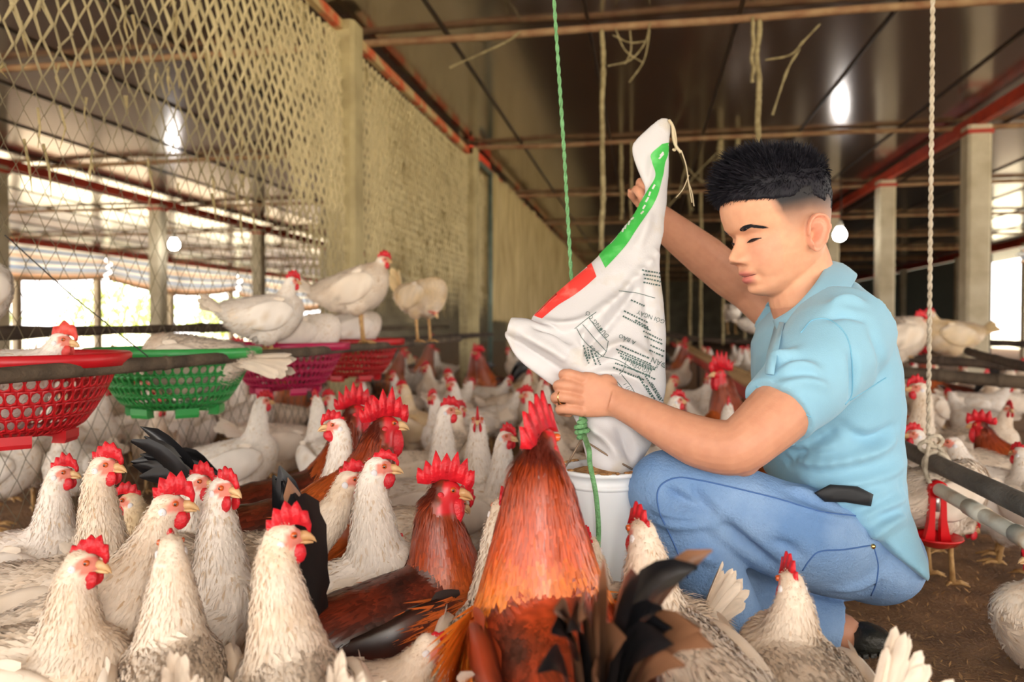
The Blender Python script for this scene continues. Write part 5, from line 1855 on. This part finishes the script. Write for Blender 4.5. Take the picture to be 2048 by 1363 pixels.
# collar: a folded band round the neck, fall on the outside
def collar():
    top = [(1548, 640, 1.275), (1590, 612, 1.235), (1630, 566, 1.235), (1652, 528, 1.29), (1652, 524, 1.36), (1630, 545, 1.41), (1590, 575, 1.42), (1552, 596, 1.395)]
    fall = [(1600, 702, 1.215), (1640, 662, 1.195), (1680, 604, 1.205), (1700, 562, 1.28), (1688, 552, 1.37), (1650, 580, 1.43), (1590, 612, 1.44), (1540, 612, 1.41)]
    T = [W(*p) for p in top]
    Fl = [W(*p) for p in fall]
    T, Fl = [Vector(p) for p in crom(T, 5)], [Vector(p) for p in crom(Fl, 5)]
    n = len(T)
    cen = W(1610, 590, 1.33)
    rings = []
    for i in range(n):
        out = (T[i] - cen); out.z *= .3; out.normalize()
        outer = [T[i].lerp(Fl[i], t) + out * (.007 * math.sin(math.pi * min(t * 1.2, 1)) + .0045 + .009 * t) for t in (0, .12, .35, .65, 1)]
        inner = [T[i].lerp(Fl[i], t) + out * (.007 * math.sin(math.pi * min(t * 1.2, 1)) + .0015 + .009 * t) for t in (1, .65, .35, .12, 0)]
        rings.append(outer + inner)
    o = pobj('collar', MB().loft(rings), M_SHIRT, shirt)
    # far collar point and button placket
    pl = [[on_shirt(x - 7, y, .002), on_shirt(x + 9, y + 2, .002), on_shirt(x + 9, y + 2, .0045), on_shirt(x - 7, y, .0045)] for x, y in ((1562, 645), (1556, 670), (1546, 710), (1540, 750))]
    pobj('placket', MB().loft(pl), M_SHIRT, shirt)
collar()

# black pouch on the belt, showing under the lifted shirt hem
def pouch():
    out = [(1628, 985), (1660, 968), (1715, 972), (1747, 988), (1742, 1012), (1690, 1004), (1650, 1003)]
    S = [on_shirt(x, y, 0) for x, y in out + [(1690, 985), (1670, 990), (1715, 992)]]
    dl, dr = S[0], S[3]
    pd = lambda x: min((p - CAM).dot(FWD3) for p in S) - .006
    A = [W(x, y, pd(x)) for x, y in out]
    B_ = [W(x, y, pd(x) + .03) for x, y in out]
    cA = sum(A, Vector()) / len(A)
    Ain = [p.lerp(cA, .12) + (CAM - p).normalized() * .005 for p in A]
    Ac = [p.lerp(cA, .6) + (CAM - p).normalized() * .006 for p in A]
    pobj('belt_pouch', MB().loft([B_, A, Ain, Ac]), M_BLACK)
pouch()

# jeans ----------------------------------------------------------------
KNEE = W(1335, 975, 1.185)
def build_jeans():
    b = MB()
    # near thigh
    th = [((1735, 1090), 1.285, .086), ((1690, 1090), 1.258, .088), ((1620, 1075), 1.222, .083), ((1540, 1048), 1.195, .076), ((1460, 1015), 1.188, .069), ((1390, 990), 1.185, .064), ((1352, 980), 1.185, .062), ((1332, 978), 1.187, .060)]
    b.tube([Vector(p) for p in crom([W(p[0], p[1], d) for p, d, _ in th], 3)], list(np.interp(np.linspace(0, 7, 22), range(8), [t[2] for t in th])), 28)
    b.sphere(W(1333, 979, 1.187), .0615, 24, 16)
    # near shin going down to the ground
    sh = [((1338, 985), 1.187, .058), ((1352, 1030), 1.187, .059), ((1385, 1095), 1.19, .060), ((1420, 1160), 1.195, .058), ((1452, 1225), 1.205, .054), ((1478, 1290), 1.215, .052)]
    b.tube([Vector(p) for p in crom([W(p[0], p[1], d) for p, d, _ in sh], 3)], list(np.interp(np.linspace(0, 5, 16), range(6), [t[2] for t in sh])), 28)
    # seat
    b.sphere(W(1712, 1088, 1.33), (.090, .165, .090), 24, 16, Matrix.Rotation(YAW, 3, 'Z'))
    # far thigh and folded shin on the ground
    b.tube([W(1715, 1105, 1.42), W(1600, 1120, 1.43), W(1450, 1170, 1.42), W(1405, 1190, 1.41)], [.085, .078, .066, .058], 24)
    b.tube([W(1410, 1200, 1.41), W(1500, 1215, 1.40), W(1600, 1232, 1.375), W(1680, 1252, 1.36)], [.058, .056, .050, .044], 22)
    me = smooth_mod(b.mesh('jeans'), .0044, 4)
    w = W
    folds = [([w(1300, 1010, 1.13), w(1345, 1025, 1.12), w(1400, 1030, 1.12)], .005, .006), ([w(1305, 1035, 1.13), w(1350, 1048, 1.12), w(1420, 1050, 1.13)], .005, .006),
             ([w(1330, 975, 1.12), w(1365, 1000, 1.12), w(1420, 1025, 1.12)], -.005, .006), ([w(1385, 960, 1.12), w(1405, 1000, 1.12), w(1430, 1035, 1.12)], -.004, .006),
             ([w(1440, 1040, 1.13), w(1490, 1090, 1.13), w(1560, 1145, 1.14)], -.008, .008),
             ([w(1570, 975, 1.12), w(1620, 990, 1.12), w(1690, 1020, 1.13)], .004, .007), ([w(1560, 1000, 1.12), w(1640, 1030, 1.12), w(1720, 1045, 1.13)], .004, .007),
             ([w(1360, 1120, 1.13), w(1400, 1110, 1.13), w(1450, 1130, 1.14)], .004, .007), ([w(1400, 1190, 1.14), w(1440, 1190, 1.14), w(1490, 1200, 1.15)], .004, .007),
             ([w(1660, 1180, 1.15), w(1720, 1170, 1.15), w(1780, 1140, 1.18)], .003, .007), ([w(1540, 1080, 1.12), w(1580, 1095, 1.12), w(1610, 1120, 1.12)], -.003, .006)]
    fold_disp(me, folds, .0032, 13)
    return me
jeans = pobj('jeans', build_jeans(), M_JEANS)
tag(jeans, 'faded light blue jeans')
JNB = BVHTree.FromPolygons([Vector(v) + PO for v in verts_of(jeans.data)], [tuple(p.vertices) for p in jeans.data.polygons])
def on_jeans(px, py, off=.001):
    h = JNB.ray_cast(CAM, ray(px, py).normalized())
    return (h[0] + h[1] * off) if h[0] is not None else W(px, py, 1.15)
seam('leg_seam', [(1376, 1155), (1345, 1080), (1318, 1020), (1318, 975), (1352, 955), (1400, 960), (1480, 978), (1560, 998), (1640, 1022), (1700, 1030), (1722, 1032)], .0012, M_SEAMT, jeans, on_jeans)
seam('pocket_seam', [(1605, 1140), (1620, 1118), (1640, 1102), (1690, 1098), (1740, 1090)], .0012, M_SEAMT, jeans, on_jeans)
seam('back_seam', [(1748, 1095), (1756, 1130), (1752, 1165), (1742, 1190)], .0011, M_SEAMT, jeans, on_jeans)
pobj('rivet', MB().sphere(on_jeans(1745, 1092, .001), .0042, 10, 6), M_GOLD, jeans)

# ring on the ring finger
def ring_part():
    a, b_ = W(1132, 794, 1.198), W(1111, 794, 1.209)
    c = a.lerp(b_, .45)
    t, u, v = frame_from(b_ - a)
    pts = [c + (u * math.cos(x) + v * math.sin(x)) * .0103 for x in np.linspace(0, 2 * math.pi, 25)]
    pobj('ring', MB().tube(pts, .0013, 6), M_GOLD)
ring_part()
# rubber sandal of the folded leg and the hidden front foot
def sandal():
    c = [(1700, 1292, 1.34), (1720, 1296, 1.335), (1745, 1298, 1.33), (1770, 1294, 1.325), (1788, 1288, 1.32)]
    rings = []
    for i, p in enumerate(c):
        P_ = W(*p)
        w_ = (.028, .034, .036, .033, .02)[i]
        h_ = (.018, .023, .024, .021, .013)[i]
        rings.append(oval(Vector((P_.x, P_.y, max(P_.z, h_ + .006))), FWD * w_, Vector((0, 0, h_)), 18, 3.2))
    s = pobj('sandal', MB().loft(rings), M_SANDAL)
    for k in range(5):
        p = W(1712 + 16 * k, 1312 - k * 2, 1.30)
        p.z = max(.012, p.z)
        pobj('tread_lug', MB().box(p, (.010, .012, .008), Matrix.Rotation(.3, 3, 'Z')).mesh('lug', False), M_SANDAL, s)
    # heel and ankle of that foot
    pobj("bare_heel", MB().tube([W(1660, 1248, 1.36), W(1690, 1262, 1.352), W(1716, 1278, 1.345)], [.030, .030, .024], 14), mat("ankle_skin", srgb(206, 146, 114), 0.5))
    q = W(1478, 1290, 1.215)
    rings = []
    for i, t in enumerate((-.06, -.03, .02, .08, .13, .155)):
        rings.append(oval(Vector((q.x, q.y, .032)) - RGT * t, FWD * (.03, .036, .038, .042, .036, .016)[i], Vector((0, 0, (.02, .026, .028, .024, .02, .012)[i])), 16, 2.8))
    pobj('sandal', MB().loft(rings), M_SANDAL)
sandal()
# ------------------------------------------------------------------ bucket and feed sack
M_BUCKET = mat('white_bucket_plastic', srgb(232, 236, 240), 0.4, col2=srgb(220, 222, 222), nscale=4, sss=0.05)
M_FEED = mat('feed_mash', srgb(196, 150, 98), 0.95, col2=srgb(150, 104, 60), nscale=60, bump=0.8, bscale=200)
def bucket():
    zb, zt = RIMZ - .215, RIMZ
    root = tag(empty('bucket', (BUCKET.x, BUCKET.y, zb)), 'white plastic bucket hanging under the mouth of the feed sack', 'bucket')
    h = zt - zb
    prof = [(.002, 0), (.050, 0), (.054, .004), (.0545, .01), (.0655, h - .03), (.066, h - .028), (.0685, h - .027), (.0685, h - .022), (.0665, h - .021), (.067, h - .008), (.0705, h - .007), (.0715, h - .002), (.070, h), (.065, h), (.0635, h - .004), (.063, h - .02), (.052, .006), (.002, .005)]
    obj('shell', MB().lathe(prof, 56), M_BUCKET, root)
    rings = []
    fm = MB()
    for r_ in np.linspace(.002, .0625, 9):
        rings.append([Vector((r_ * math.cos(a), r_ * math.sin(a), h - .014 + .022 * (1 - r_ / .0625) + .004 * mnoise.noise(Vector((r_ * 60 * math.cos(a), r_ * 60 * math.sin(a), 1))))) for a in [2 * math.pi * k / 28 for k in range(28)]])
    o = obj('feed', MB().loft(list(reversed(rings)), cap=False), M_FEED, root)
    k0 = KNOT - Vector((0, 0, .012)) - Vector((BUCKET.x, BUCKET.y, zb))
    mw = mat('bail_wire', srgb(142, 120, 100), 0.5, metal=0.5)
    for sg, off in ((-1, RGT * -.066 - FWD * .012), (1, RGT * .055 - FWD * .036)):
        e = Vector((off.x, off.y, h - .004))
        obj('bail_wire', MB().tube([k0, (k0 + e) / 2 + Vector((0, 0, -.002)), e], .0016, 6), mw, root)
    rim = MB()
    for i in range(26):       # spilled mash on the rim
        a = rng.uniform(2.2, 6.2)
        rim.sphere((.067 * math.cos(a), .067 * math.sin(a), h + .001), (rng.uniform(.003, .007), rng.uniform(.003, .007), .0022), 6, 4)
    o = obj('spilled_mash', rim, M_FEED, root)
    o['kind'] = 'stuff'
bucket()

M_SACK = mat('white_woven_plastic', srgb(224, 222, 224), 0.45, spec=0.4, col2=srgb(202, 186, 156), nscale=11, ndetail=8, contrast=(.56, .78), bump=0.10, bscale=380, trans=0.18)
M_GREEN = mat('green_print', srgb(64, 178, 76), 0.4, col2=srgb(96, 196, 104), nscale=40, contrast=(.5, .7))
M_REDP = mat('red_print', srgb(236, 66, 60), 0.4, col2=srgb(244, 120, 108), nscale=40, contrast=(.55, .75))
M_INK = mat('dark_green_ink', srgb(78, 102, 98), 0.6)

sack = tag(empty('feed_sack', W(1230, 935, 1.245)), 'white woven feed sack with green and red stripe held upside down over the bucket', 'sack')
SO = Vector(sack.location)
def sobj(name, me, m, parent=None):
    if isinstance(me, MB):
        me = me.mesh(name)
    V = verts_of(me) - np.array(SO, dtype=np.float32)
    me.vertices.foreach_set('co', V.ravel())
    me.update()
    return obj(name, me, m, parent or sack)
def build_sack():
    rows = [((1322, 238), (1338, 239), 1.372, .003), ((1294, 259), (1341, 250), 1.37, .006), ((1266, 287), (1341, 277), 1.366, .009), ((1266, 310), (1339, 304), 1.362, .012), ((1279, 345), (1336, 340), 1.357, .015),
            ((1289, 385), (1334, 385), 1.350, .017), ((1268, 425), (1331, 425), 1.342, .018), ((1235, 468), (1326, 466), 1.333, .021), ((1196, 512), (1321, 506), 1.322, .026), ((1152, 550), (1321, 548), 1.312, .031),
            ((1104, 594), (1326, 598), 1.302, .036), ((1064, 632), (1330, 645), 1.292, .040), ((1060, 672), (1332, 690), 1.283, .043), ((1085, 722), (1332, 737), 1.274, .044), ((1118, 772), (1329, 785), 1.266, .042),
            ((1142, 815), (1321, 832), 1.259, .040), ((1160, 862), (1307, 880), 1.253, .040), ((1170, 900), (1292, 908), 1.248, .040), ((1176, 926), (1280, 928), 1.245, .038), ((1184, 945), (1272, 945), 1.243, .034)]
    b = MB()
    rings = []
    for (l, r_, d, t) in crom([(a[0], a[1], c[0], c[1], d, t) for a, c, d, t in rows], 3) if False else [((q[0], q[1]), (q[2], q[3]), q[4], q[5]) for q in crom([(a[0], a[1], c[0], c[1], d, t) for a, c, d, t in rows], 3)]:
        A, B_ = W(l[0], l[1], d), W(r_[0], r_[1], d)
        rings.append(oval((A + B_) / 2, (A - B_) / 2, FWD * max(t, .002), 40, 1.8))
    b.loft(rings)
    # rolled lip of the mouth hanging out at left
    lip = [(1018, 652, 1.262, .016), (1050, 660, 1.258, .021), (1090, 680, 1.253, .024), (1130, 706, 1.25, .025), (1165, 735, 1.255, .022)]
    b.tube([W(*p[:3]) for p in lip], [p[3] for p in lip], 18)
    up = [(1010, 662, 1.27), (1050, 690, 1.265), (1095, 712, 1.26), (1140, 742, 1.258), (1172, 775, 1.26)]
    lo = [(1009, 672, 1.262), (1030, 712, 1.255), (1066, 742, 1.25), (1106, 772, 1.248), (1136, 800, 1.252)]
    rr = []
    for (u, l) in zip(crom(up, 4), crom(lo, 4)):
        A, B_ = W(*u), W(*l)
        m_ = (A + B_) / 2
        rr.append(oval(m_, (A - B_) / 2 * 1.05, FWD * .010, 16, 2.0))
    b.loft(rr)
    me = smooth_mod(b.mesh('sack'), .0028, 2)
    w = lambda x, y, d=1.235: W(x, y, d)
    folds = [([w(1325, 490, 1.29), w(1270, 560, 1.27), w(1215, 620, 1.25), w(1150, 685, 1.24)], .0065, .007),
             ([w(1150, 745), w(1180, 690), w(1225, 640), w(1262, 590, 1.26), w(1270, 560, 1.27)], -.005, .006),
             ([w(1150, 760), w(1210, 745), w(1270, 760), w(1320, 800)], .005, .006), ([w(1150, 755), w(1200, 710), w(1245, 690), w(1310, 720)], .005, .007),
             ([w(1160, 770), w(1220, 790), w(1270, 830), w(1300, 880)], -.005, .006), ([w(1155, 745), w(1165, 700), w(1170, 660)], .004, .006),
             ([w(1290, 560, 1.27), w(1300, 640, 1.25), w(1310, 720)], -.004, .007), ([w(1180, 850), w(1215, 880), w(1240, 920)], .005, .006), ([w(1230, 850), w(1255, 890), w(1265, 925)], -.005, .006),
             ([w(1080, 640), w(1120, 650), w(1170, 640), w(1220, 600, 1.26)], .004, .006), ([w(1060, 650), w(1110, 662), w(1150, 690)], -.004, .005), ([w(1040, 665), w(1090, 690), w(1140, 725)], .004, .005),
             ([w(1290, 385, 1.33), w(1300, 340, 1.345), w(1310, 300, 1.355)], -.003, .006), ([w(1300, 420, 1.32), w(1290, 460, 1.31), w(1270, 500, 1.3)], .003, .006)]
    fold_disp(me, folds, .0030, 24)
    return me
sack_me = build_sack()
SKB = BVHTree.FromPolygons([Vector(v) for v in verts_of(sack_me)], [tuple(p.vertices) for p in sack_me.polygons])
sobj('sack_body', sack_me, M_SACK)
def on_sack(px, py, off=.0007):
    for k in range(50):
        h = SKB.ray_cast(CAM, ray(px, py).normalized())
        if h[0] is not None:
            return h[0] + h[1] * off
        tx = float(np.interp(py, [240, 300, 385, 425, 468, 550, 650, 800], [1328, 1305, 1312, 1302, 1282, 1238, 1200, 1225]))
        px += (tx - px) * .05
    return W(px, py, 1.27)
def strip(name, left, right, m, n=40, k=7, off=.0007):
    Lp, Rp = crom(left, n // (len(left) - 1)), crom(right, n // (len(right) - 1))
    nn = min(len(Lp), len(Rp))
    V, F = [], []
    for i in range(nn):
        for j in range(k):
            t = j / (k - 1)
            p = Lp[i] * (1 - t) + Rp[i] * t
            V.append(tuple(on_sack(p[0], p[1], off)))
    F = [(i * k + j, i * k + j + 1, (i + 1) * k + j + 1, (i + 1) * k + j) for i in range(nn - 1) for j in range(k - 1)]
    return sobj(name, mesh_np(name, V, F), m)
strip('green_stripe', [(1324, 288), (1302, 308), (1304, 324), (1311, 345), (1308, 360), (1296, 380), (1284, 400), (1271, 419), (1243, 451), (1231, 474), (1198, 510)],
      [(1338, 285), (1336, 308), (1330, 326), (1327, 346), (1323, 362), (1316, 388), (1306, 410), (1293, 430), (1271, 462), (1250, 493), (1211, 536)], M_GREEN, 80, 8)
strip('red_stripe', [(1183, 526), (1160, 543), (1130, 567), (1098, 594), (1062, 629)], [(1193, 553), (1172, 572), (1147, 591), (1115, 611), (1084, 637)], M_REDP, 60, 8)

def print_text(txt, px, py, ang, h, name='lettering'):
    cu = bpy.data.curves.new('txt', 'FONT')
    cu.body = txt
    cu.size = 1.0
    cu.resolution_u = 2
    o = bpy.data.objects.new('txt', cu)
    COL.objects.link(o)
    dg = bpy.context.evaluated_depsgraph_get()
    me = bpy.data.meshes.new_from_object(o.evaluated_get(dg))
    bpy.data.objects.remove(o)
    bm = bmesh.new()
    bm.from_mesh(me)
    bmesh.ops.triangulate(bm, faces=bm.faces)
    c, s_ = math.cos(R(ang)), math.sin(R(ang))
    for v in bm.verts:
        x, y = v.co.x * h, v.co.y * h
        q = on_sack(px - c * x - s_ * y, py - s_ * x + c * y, .0009)
        v.co = q
    bm.to_mesh(me)
    bm.free()
    return sobj(name, me, M_INK)
def line_px(pts, w=1.3, name='printed_line', n=10):
    V, F = [], []
    P = crom(pts, n)
    for i, p in enumerate(P):
        t = P[min(i + 1, len(P) - 1)] - P[max(i - 1, 0)]
        t = t / (np.hypot(*t) + 1e-9)
        nx_, ny_ = -t[1] * w / 2, t[0] * w / 2
        V += [tuple(on_sack(p[0] + nx_, p[1] + ny_, .0009)), tuple(on_sack(p[0] - nx_, p[1] - ny_, .0009))]
    F = [(2 * i, 2 * i + 1, 2 * i + 3, 2 * i + 2) for i in range(len(P) - 1)]
    return (V, F)
def lines(name, segs, w=1.3):
    b = MB()
    for s_ in segs:
        b.add(*line_px(s_, w))
    return sobj(name, b, M_INK)
print_text('DƯỠNG CÓ', 1219, 672, 50, 12)
print_text('DẪN', 1334, 727, 24, 15)
print_text('NGUYÊN', 1303, 742, 25, 11)
print_text('GÓI NGÀY', 1330, 640, 20, 12)
print_text('A BẢO', 1272, 683, 26, 12)
print_text('(%) 0.8', 1204, 712, 48, 11)
print_text('(1) 1', 1262, 782, 62, 11)
print_text('4 (%)', 1246, 792, 60, 10)
lines('printed_table', [[(1149, 657), (1170, 640), (1193, 624)], [(1153, 656), (1172, 686), (1205, 713)], [(1165, 648), (1185, 672), (1212, 702)], [(1178, 636), (1196, 660), (1215, 682)], [(1205, 713), (1213, 700), (1217, 682)],
                        [(1238, 582), (1270, 585), (1310, 596)], [(1205, 712), (1240, 722), (1275, 745)], [(1243, 748), (1262, 772), (1282, 812)], [(1222, 748), (1244, 775), (1262, 806)], [(1252, 722), (1246, 740), (1238, 748)]])
def dashes(rows, w):
    b = MB()
    for (x0, y0, ang, L, seed) in rows:
        rr = random.Random(seed)
        t = 0
        while t < L:
            u = rr.uniform(2, 5.5)
            c, s_ = math.cos(R(ang)), math.sin(R(ang))
            b.add(*line_px([(x0 + c * t, y0 + s_ * t), (x0 + c * (t + u / 2), y0 + s_ * (t + u / 2)), (x0 + c * (t + u), y0 + s_ * (t + u))], w, n=2))
            t += u + rr.uniform(1.0, 2.2)
    o = sobj('small_print', b, M_INK)
    o['kind'] = 'stuff'
dashes([(1240, 690, 24, 62, 1), (1232, 697, 24, 74, 2), (1244, 716, 22, 60, 3), (1230, 726, 20, 70, 4), (1226, 735, 22, 66, 5), (1248, 622, 26, 50, 6), (1246, 632, 28, 60, 7), (1286, 662, 26, 40, 8), (1288, 672, 24, 40, 9), (1284, 540, 10, 36, 10), (1286, 548, 10, 38, 11), (1288, 556, 12, 38, 12),
        (1166, 690, 70, 26, 13), (1174, 694, 75, 26, 14), (1182, 700, 72, 26, 15), (1190, 706, 66, 24, 16), (1276, 752, 56, 50, 17), (1290, 752, 58, 56, 18), (1262, 600, 24, 30, 19), (1270, 640, 30, 30, 20), (1236, 704, 23, 80, 21), (1240, 711, 22, 70, 22), (1258, 735, 24, 56, 23), (1286, 564, 12, 36, 24), (1300, 690, 24, 30, 25), (1298, 700, 24, 32, 26), (1292, 770, 58, 44, 27), (1302, 765, 58, 40, 28), (1168, 704, 66, 26, 29)], 3.2)
# pale flecks where the green print has rubbed off
def flecks():
    b = MB()
    for (x, y, a, L) in ((1318, 318, -50, 14), (1320, 312, -50, 10), (1305, 378, -60, 10), (1298, 392, -70, 9), (1292, 404, -60, 11), (1286, 418, -58, 9), (1262, 440, -40, 8), (1257, 450, -70, 9), (1250, 458, -72, 10), (1245, 464, -70, 8), (1282, 428, -45, 8)):
        c, s_ = math.cos(R(a)), math.sin(R(a))
        V, F = line_px([(x, y), (x + c * L / 2, y + s_ * L / 2), (x + c * L, y + s_ * L)], 3.4, n=3)
        b.add([tuple(Vector(v) + (CAM - Vector(v)).normalized() * .0006) for v in V], F)
    sobj('worn_fleck', b, M_SACK)
flecks()
# frayed stitching thread hanging off the top corner
thr = mat('sack_thread', srgb(206, 190, 158), 0.9)
for pts, r_ in (([(1338, 240, 1.365), (1345, 252, 1.36), (1347, 275, 1.355), (1352, 292, 1.355), (1362, 305, 1.355)], .0028), ([(1340, 242, 1.362), (1348, 258, 1.36), (1352, 285, 1.36), (1350, 300, 1.36), (1345, 298, 1.36)], .0022),
                ([(1362, 300, 1.355), (1372, 330, 1.355), (1378, 370, 1.355), (1384, 405, 1.355)], .0012), ([(1378, 350, 1.355), (1366, 378, 1.355), (1352, 395, 1.355)], .0010), ([(1376, 362, 1.355), (1384, 385, 1.355), (1388, 412, 1.355)], .0012)):
    sobj('loose_thread', MB().tube([Vector(p) for p in crom([W(*q) for q in pts], 6)], r_, 5), thr)
# ------------------------------------------------------------------ the crowd further back: copies of a few birds
def proto(kind, sc, hz, lean, hp=0, hyaw=0, bz=None, comb=1.0, tail=None, n=1100, seed=1, pitch=10):
    roo = kind.startswith('rooster')
    bz = bz or .19 * sc
    s = BirdShape(kind, sc, bz, (lean * sc, 0, hz * sc), R(hyaw), R(hp), R(pitch), (.023, .038, .066) if not roo else (.025, .046, .082), seed, n, .008)
    root = empty('rooster' if roo else 'hen', (0, 0, -5))
    assemble(s, root, comb, 0.1, 5, 1.0, False, tail or (dict(elev=42, spread=16, L=.125, n=7) if not roo else dict(n=10, L=.24, curl=1)), True, True, True, False)
    return root
PROTO = [proto('white', .86, .40, .09, seed=1), proto('streak', .86, .37, .11, hyaw=35, seed=2, comb=1.2), proto('white', .82, .33, .17, hp=25, seed=3, pitch=0), proto('dusty', .88, .36, .10, hyaw=-40, seed=4),
         proto('buff', .84, .38, .09, hyaw=20, seed=5, comb=.8), proto('rooster_dark', 1.0, .44, .13, seed=6, comb=1.1, n=1600), proto('streak', .84, .16, .20, hp=55, seed=7, pitch=-8)]
KNAME = ['white hen', 'cream hen', 'leaning white hen', 'grey-dusted hen', 'buff hen', 'brown rooster', 'pecking hen']
def clone(src, loc, rz, label, group, sc=1.0):
    r = src.copy()
    COL.objects.link(r)
    r.location, r.rotation_euler, r.scale = loc, (0, 0, rz), (sc, sc, sc)
    tag(r, label, 'rooster' if src.name.startswith('rooster') else 'hen', group)
    for ch in list(src.children):
        c = ch.copy()
        COL.objects.link(c)
        c.parent = r
        for g in ch.children:
            q = g.copy()
            COL.objects.link(q)
            q.parent = c
    return r
def pix(p):
    v = Vector(p) - CAM
    d = v.dot(FWD3)
    return (CX + FPX * v.dot(RGT) / d, CY - FPX * v.dot(UP3) / d, d) if d > .05 else (-1e4, 0, d)
def facing(rz):
    h = Vector((math.cos(rz), math.sin(rz), 0))
    a = math.degrees(math.atan2(h.dot(FWD), h.dot(RGT))) % 360
    return ['facing right', 'turned away right', 'facing away', 'turned away left', 'facing left', 'turned towards us left', 'facing us', 'turned towards us right'][int(((a + 22.5) % 360) // 45)]
def zone_left(px):
    for lim, w_ in ((60, 'at the far left edge'), (150, 'below the red basket'), (215, 'between the red and green baskets'), (290, 'below the left of the green basket'), (360, 'below the green basket'), (440, 'below the right of the green basket'), (520, 'between the green and magenta baskets'), (600, 'below the magenta basket'), (690, 'below the second red basket'), (780, 'near the dusty concrete post')):
        if px < lim:
            return w_
    return 'far along the mesh'
def zone_mid(px):
    for lim, w_ in ((700, 'beneath the baskets'), (800, 'behind the orange-necked rooster'), (860, 'left of the steel pole'), (930, 'by the foot of the steel pole'), (1000, 'beyond the three white hens'), (1080, 'just left of the sack'), (1160, 'behind the tall rooster\'s comb'), (1340, 'behind the sack'), (1430, 'between the sack and the trough'), (1560, 'under the red trough'), (1800, 'hidden behind the man')):
        if px < lim:
            return w_
    return 'right of the man'
def zone_right(px):
    for lim, w_ in ((1860, 'just behind the man\'s back'), (1910, 'behind the white rope'), (1960, 'under the perch poles'), (2010, 'above the drip cup')):
        if px < lim:
            return w_
    return 'at the right edge'
placed = [(o.location.x, o.location.y) for o in bpy.data.objects if o.type == 'EMPTY' and o.parent is None and o.get('category') in ('hen', 'rooster') and o.location.z < .2]
USED = {}
placed_k = []
def scatter(n, x0, x1, y0, y1, mind, seed, where, zone, group, weights, avoid=()):
    rr = random.Random(seed)
    k = t = 0
    while k < n and t < n * 60:
        t += 1
        x, y = rr.uniform(x0, x1), y0 + (y1 - y0) * rr.random() ** 1.25
        if any((x - a) ** 2 + (y - b) ** 2 < mind ** 2 for a, b in placed):
            continue
        if any(f(x, y) for f in avoid):
            continue
        p = pix((x, y, .25))
        if not (-60 < p[0] < 2110):
            continue
        i = rr.choices(range(len(PROTO)), weights)[0]
        rz = rr.uniform(0, 2 * math.pi)
        dist = 'nearby' if p[2] < 2.4 else ('midway' if p[2] < 4.2 else 'far back')
        lab = '%s %s %s, %s, %s' % (KNAME[i], facing(rz), where, zone(p[0]), dist)
        if len(lab.split()) > 16 or lab in USED:
            lab = '%s %s, %s, %s' % (KNAME[i], facing(rz), zone(p[0]), dist)
        if lab in USED and placed_k:
            j = min(placed_k, key=lambda q: (q[0] - x) ** 2 + (q[1] - y) ** 2)[2]
            lab = '%s %s, %s, beside a %s' % (KNAME[i], facing(rz), zone(p[0]), KNAME[j])
        if lab in USED or len(lab.split()) > 16:
            continue
        placed_k.append((x, y, i))
        USED[lab] = 1
        placed.append((x, y))
        clone(PROTO[i], (x, y, 0), rz, lab, group, rr.uniform(.92, 1.08))
        k += 1
scatter(26, -2.5, -1.66, 1.75, 3.3, .19, 11, 'behind the mesh', zone_left, 'crowd behind the wire mesh', [7, 6, 2, 1, 2, .6, 0])
scatter(120, -5.4, -1.68, 1.7, 7.0, .215, 1, 'behind the mesh', zone_left, 'crowd behind the wire mesh', [6, 5, 4, 2, 3, 1, 1])
scatter(75, -1.32, 0.36, 2.0, 8.5, .235, 2, 'in the aisle', zone_mid, 'crowd in the aisle', [6, 5, 4, 2, 2, 1.2, 1], [lambda x, y: (x > .25 and y < 2.2), lambda x, y: (abs(x + 1.43) < .12)])
scatter(34, .80, 3.4, 1.95, 6.5, .24, 3, 'right of the pipes', zone_right, 'crowd right of the drinker pipes', [6, 5, 3, 3, 2, 1.5, 1], [lambda x, y: abs(x - 2.37) < .2])
scatter(14, .62, 2.1, 5.0, 9.5, .3, 4, 'beyond the trough', zone_mid, 'crowd beyond the trough', [6, 4, 3, 2, 2, 1, 1])
for p_ in PROTO:
    for ch in list(p_.children):
        for g in list(ch.children):
            bpy.data.objects.remove(g)
        bpy.data.objects.remove(ch)
    bpy.data.objects.remove(p_)
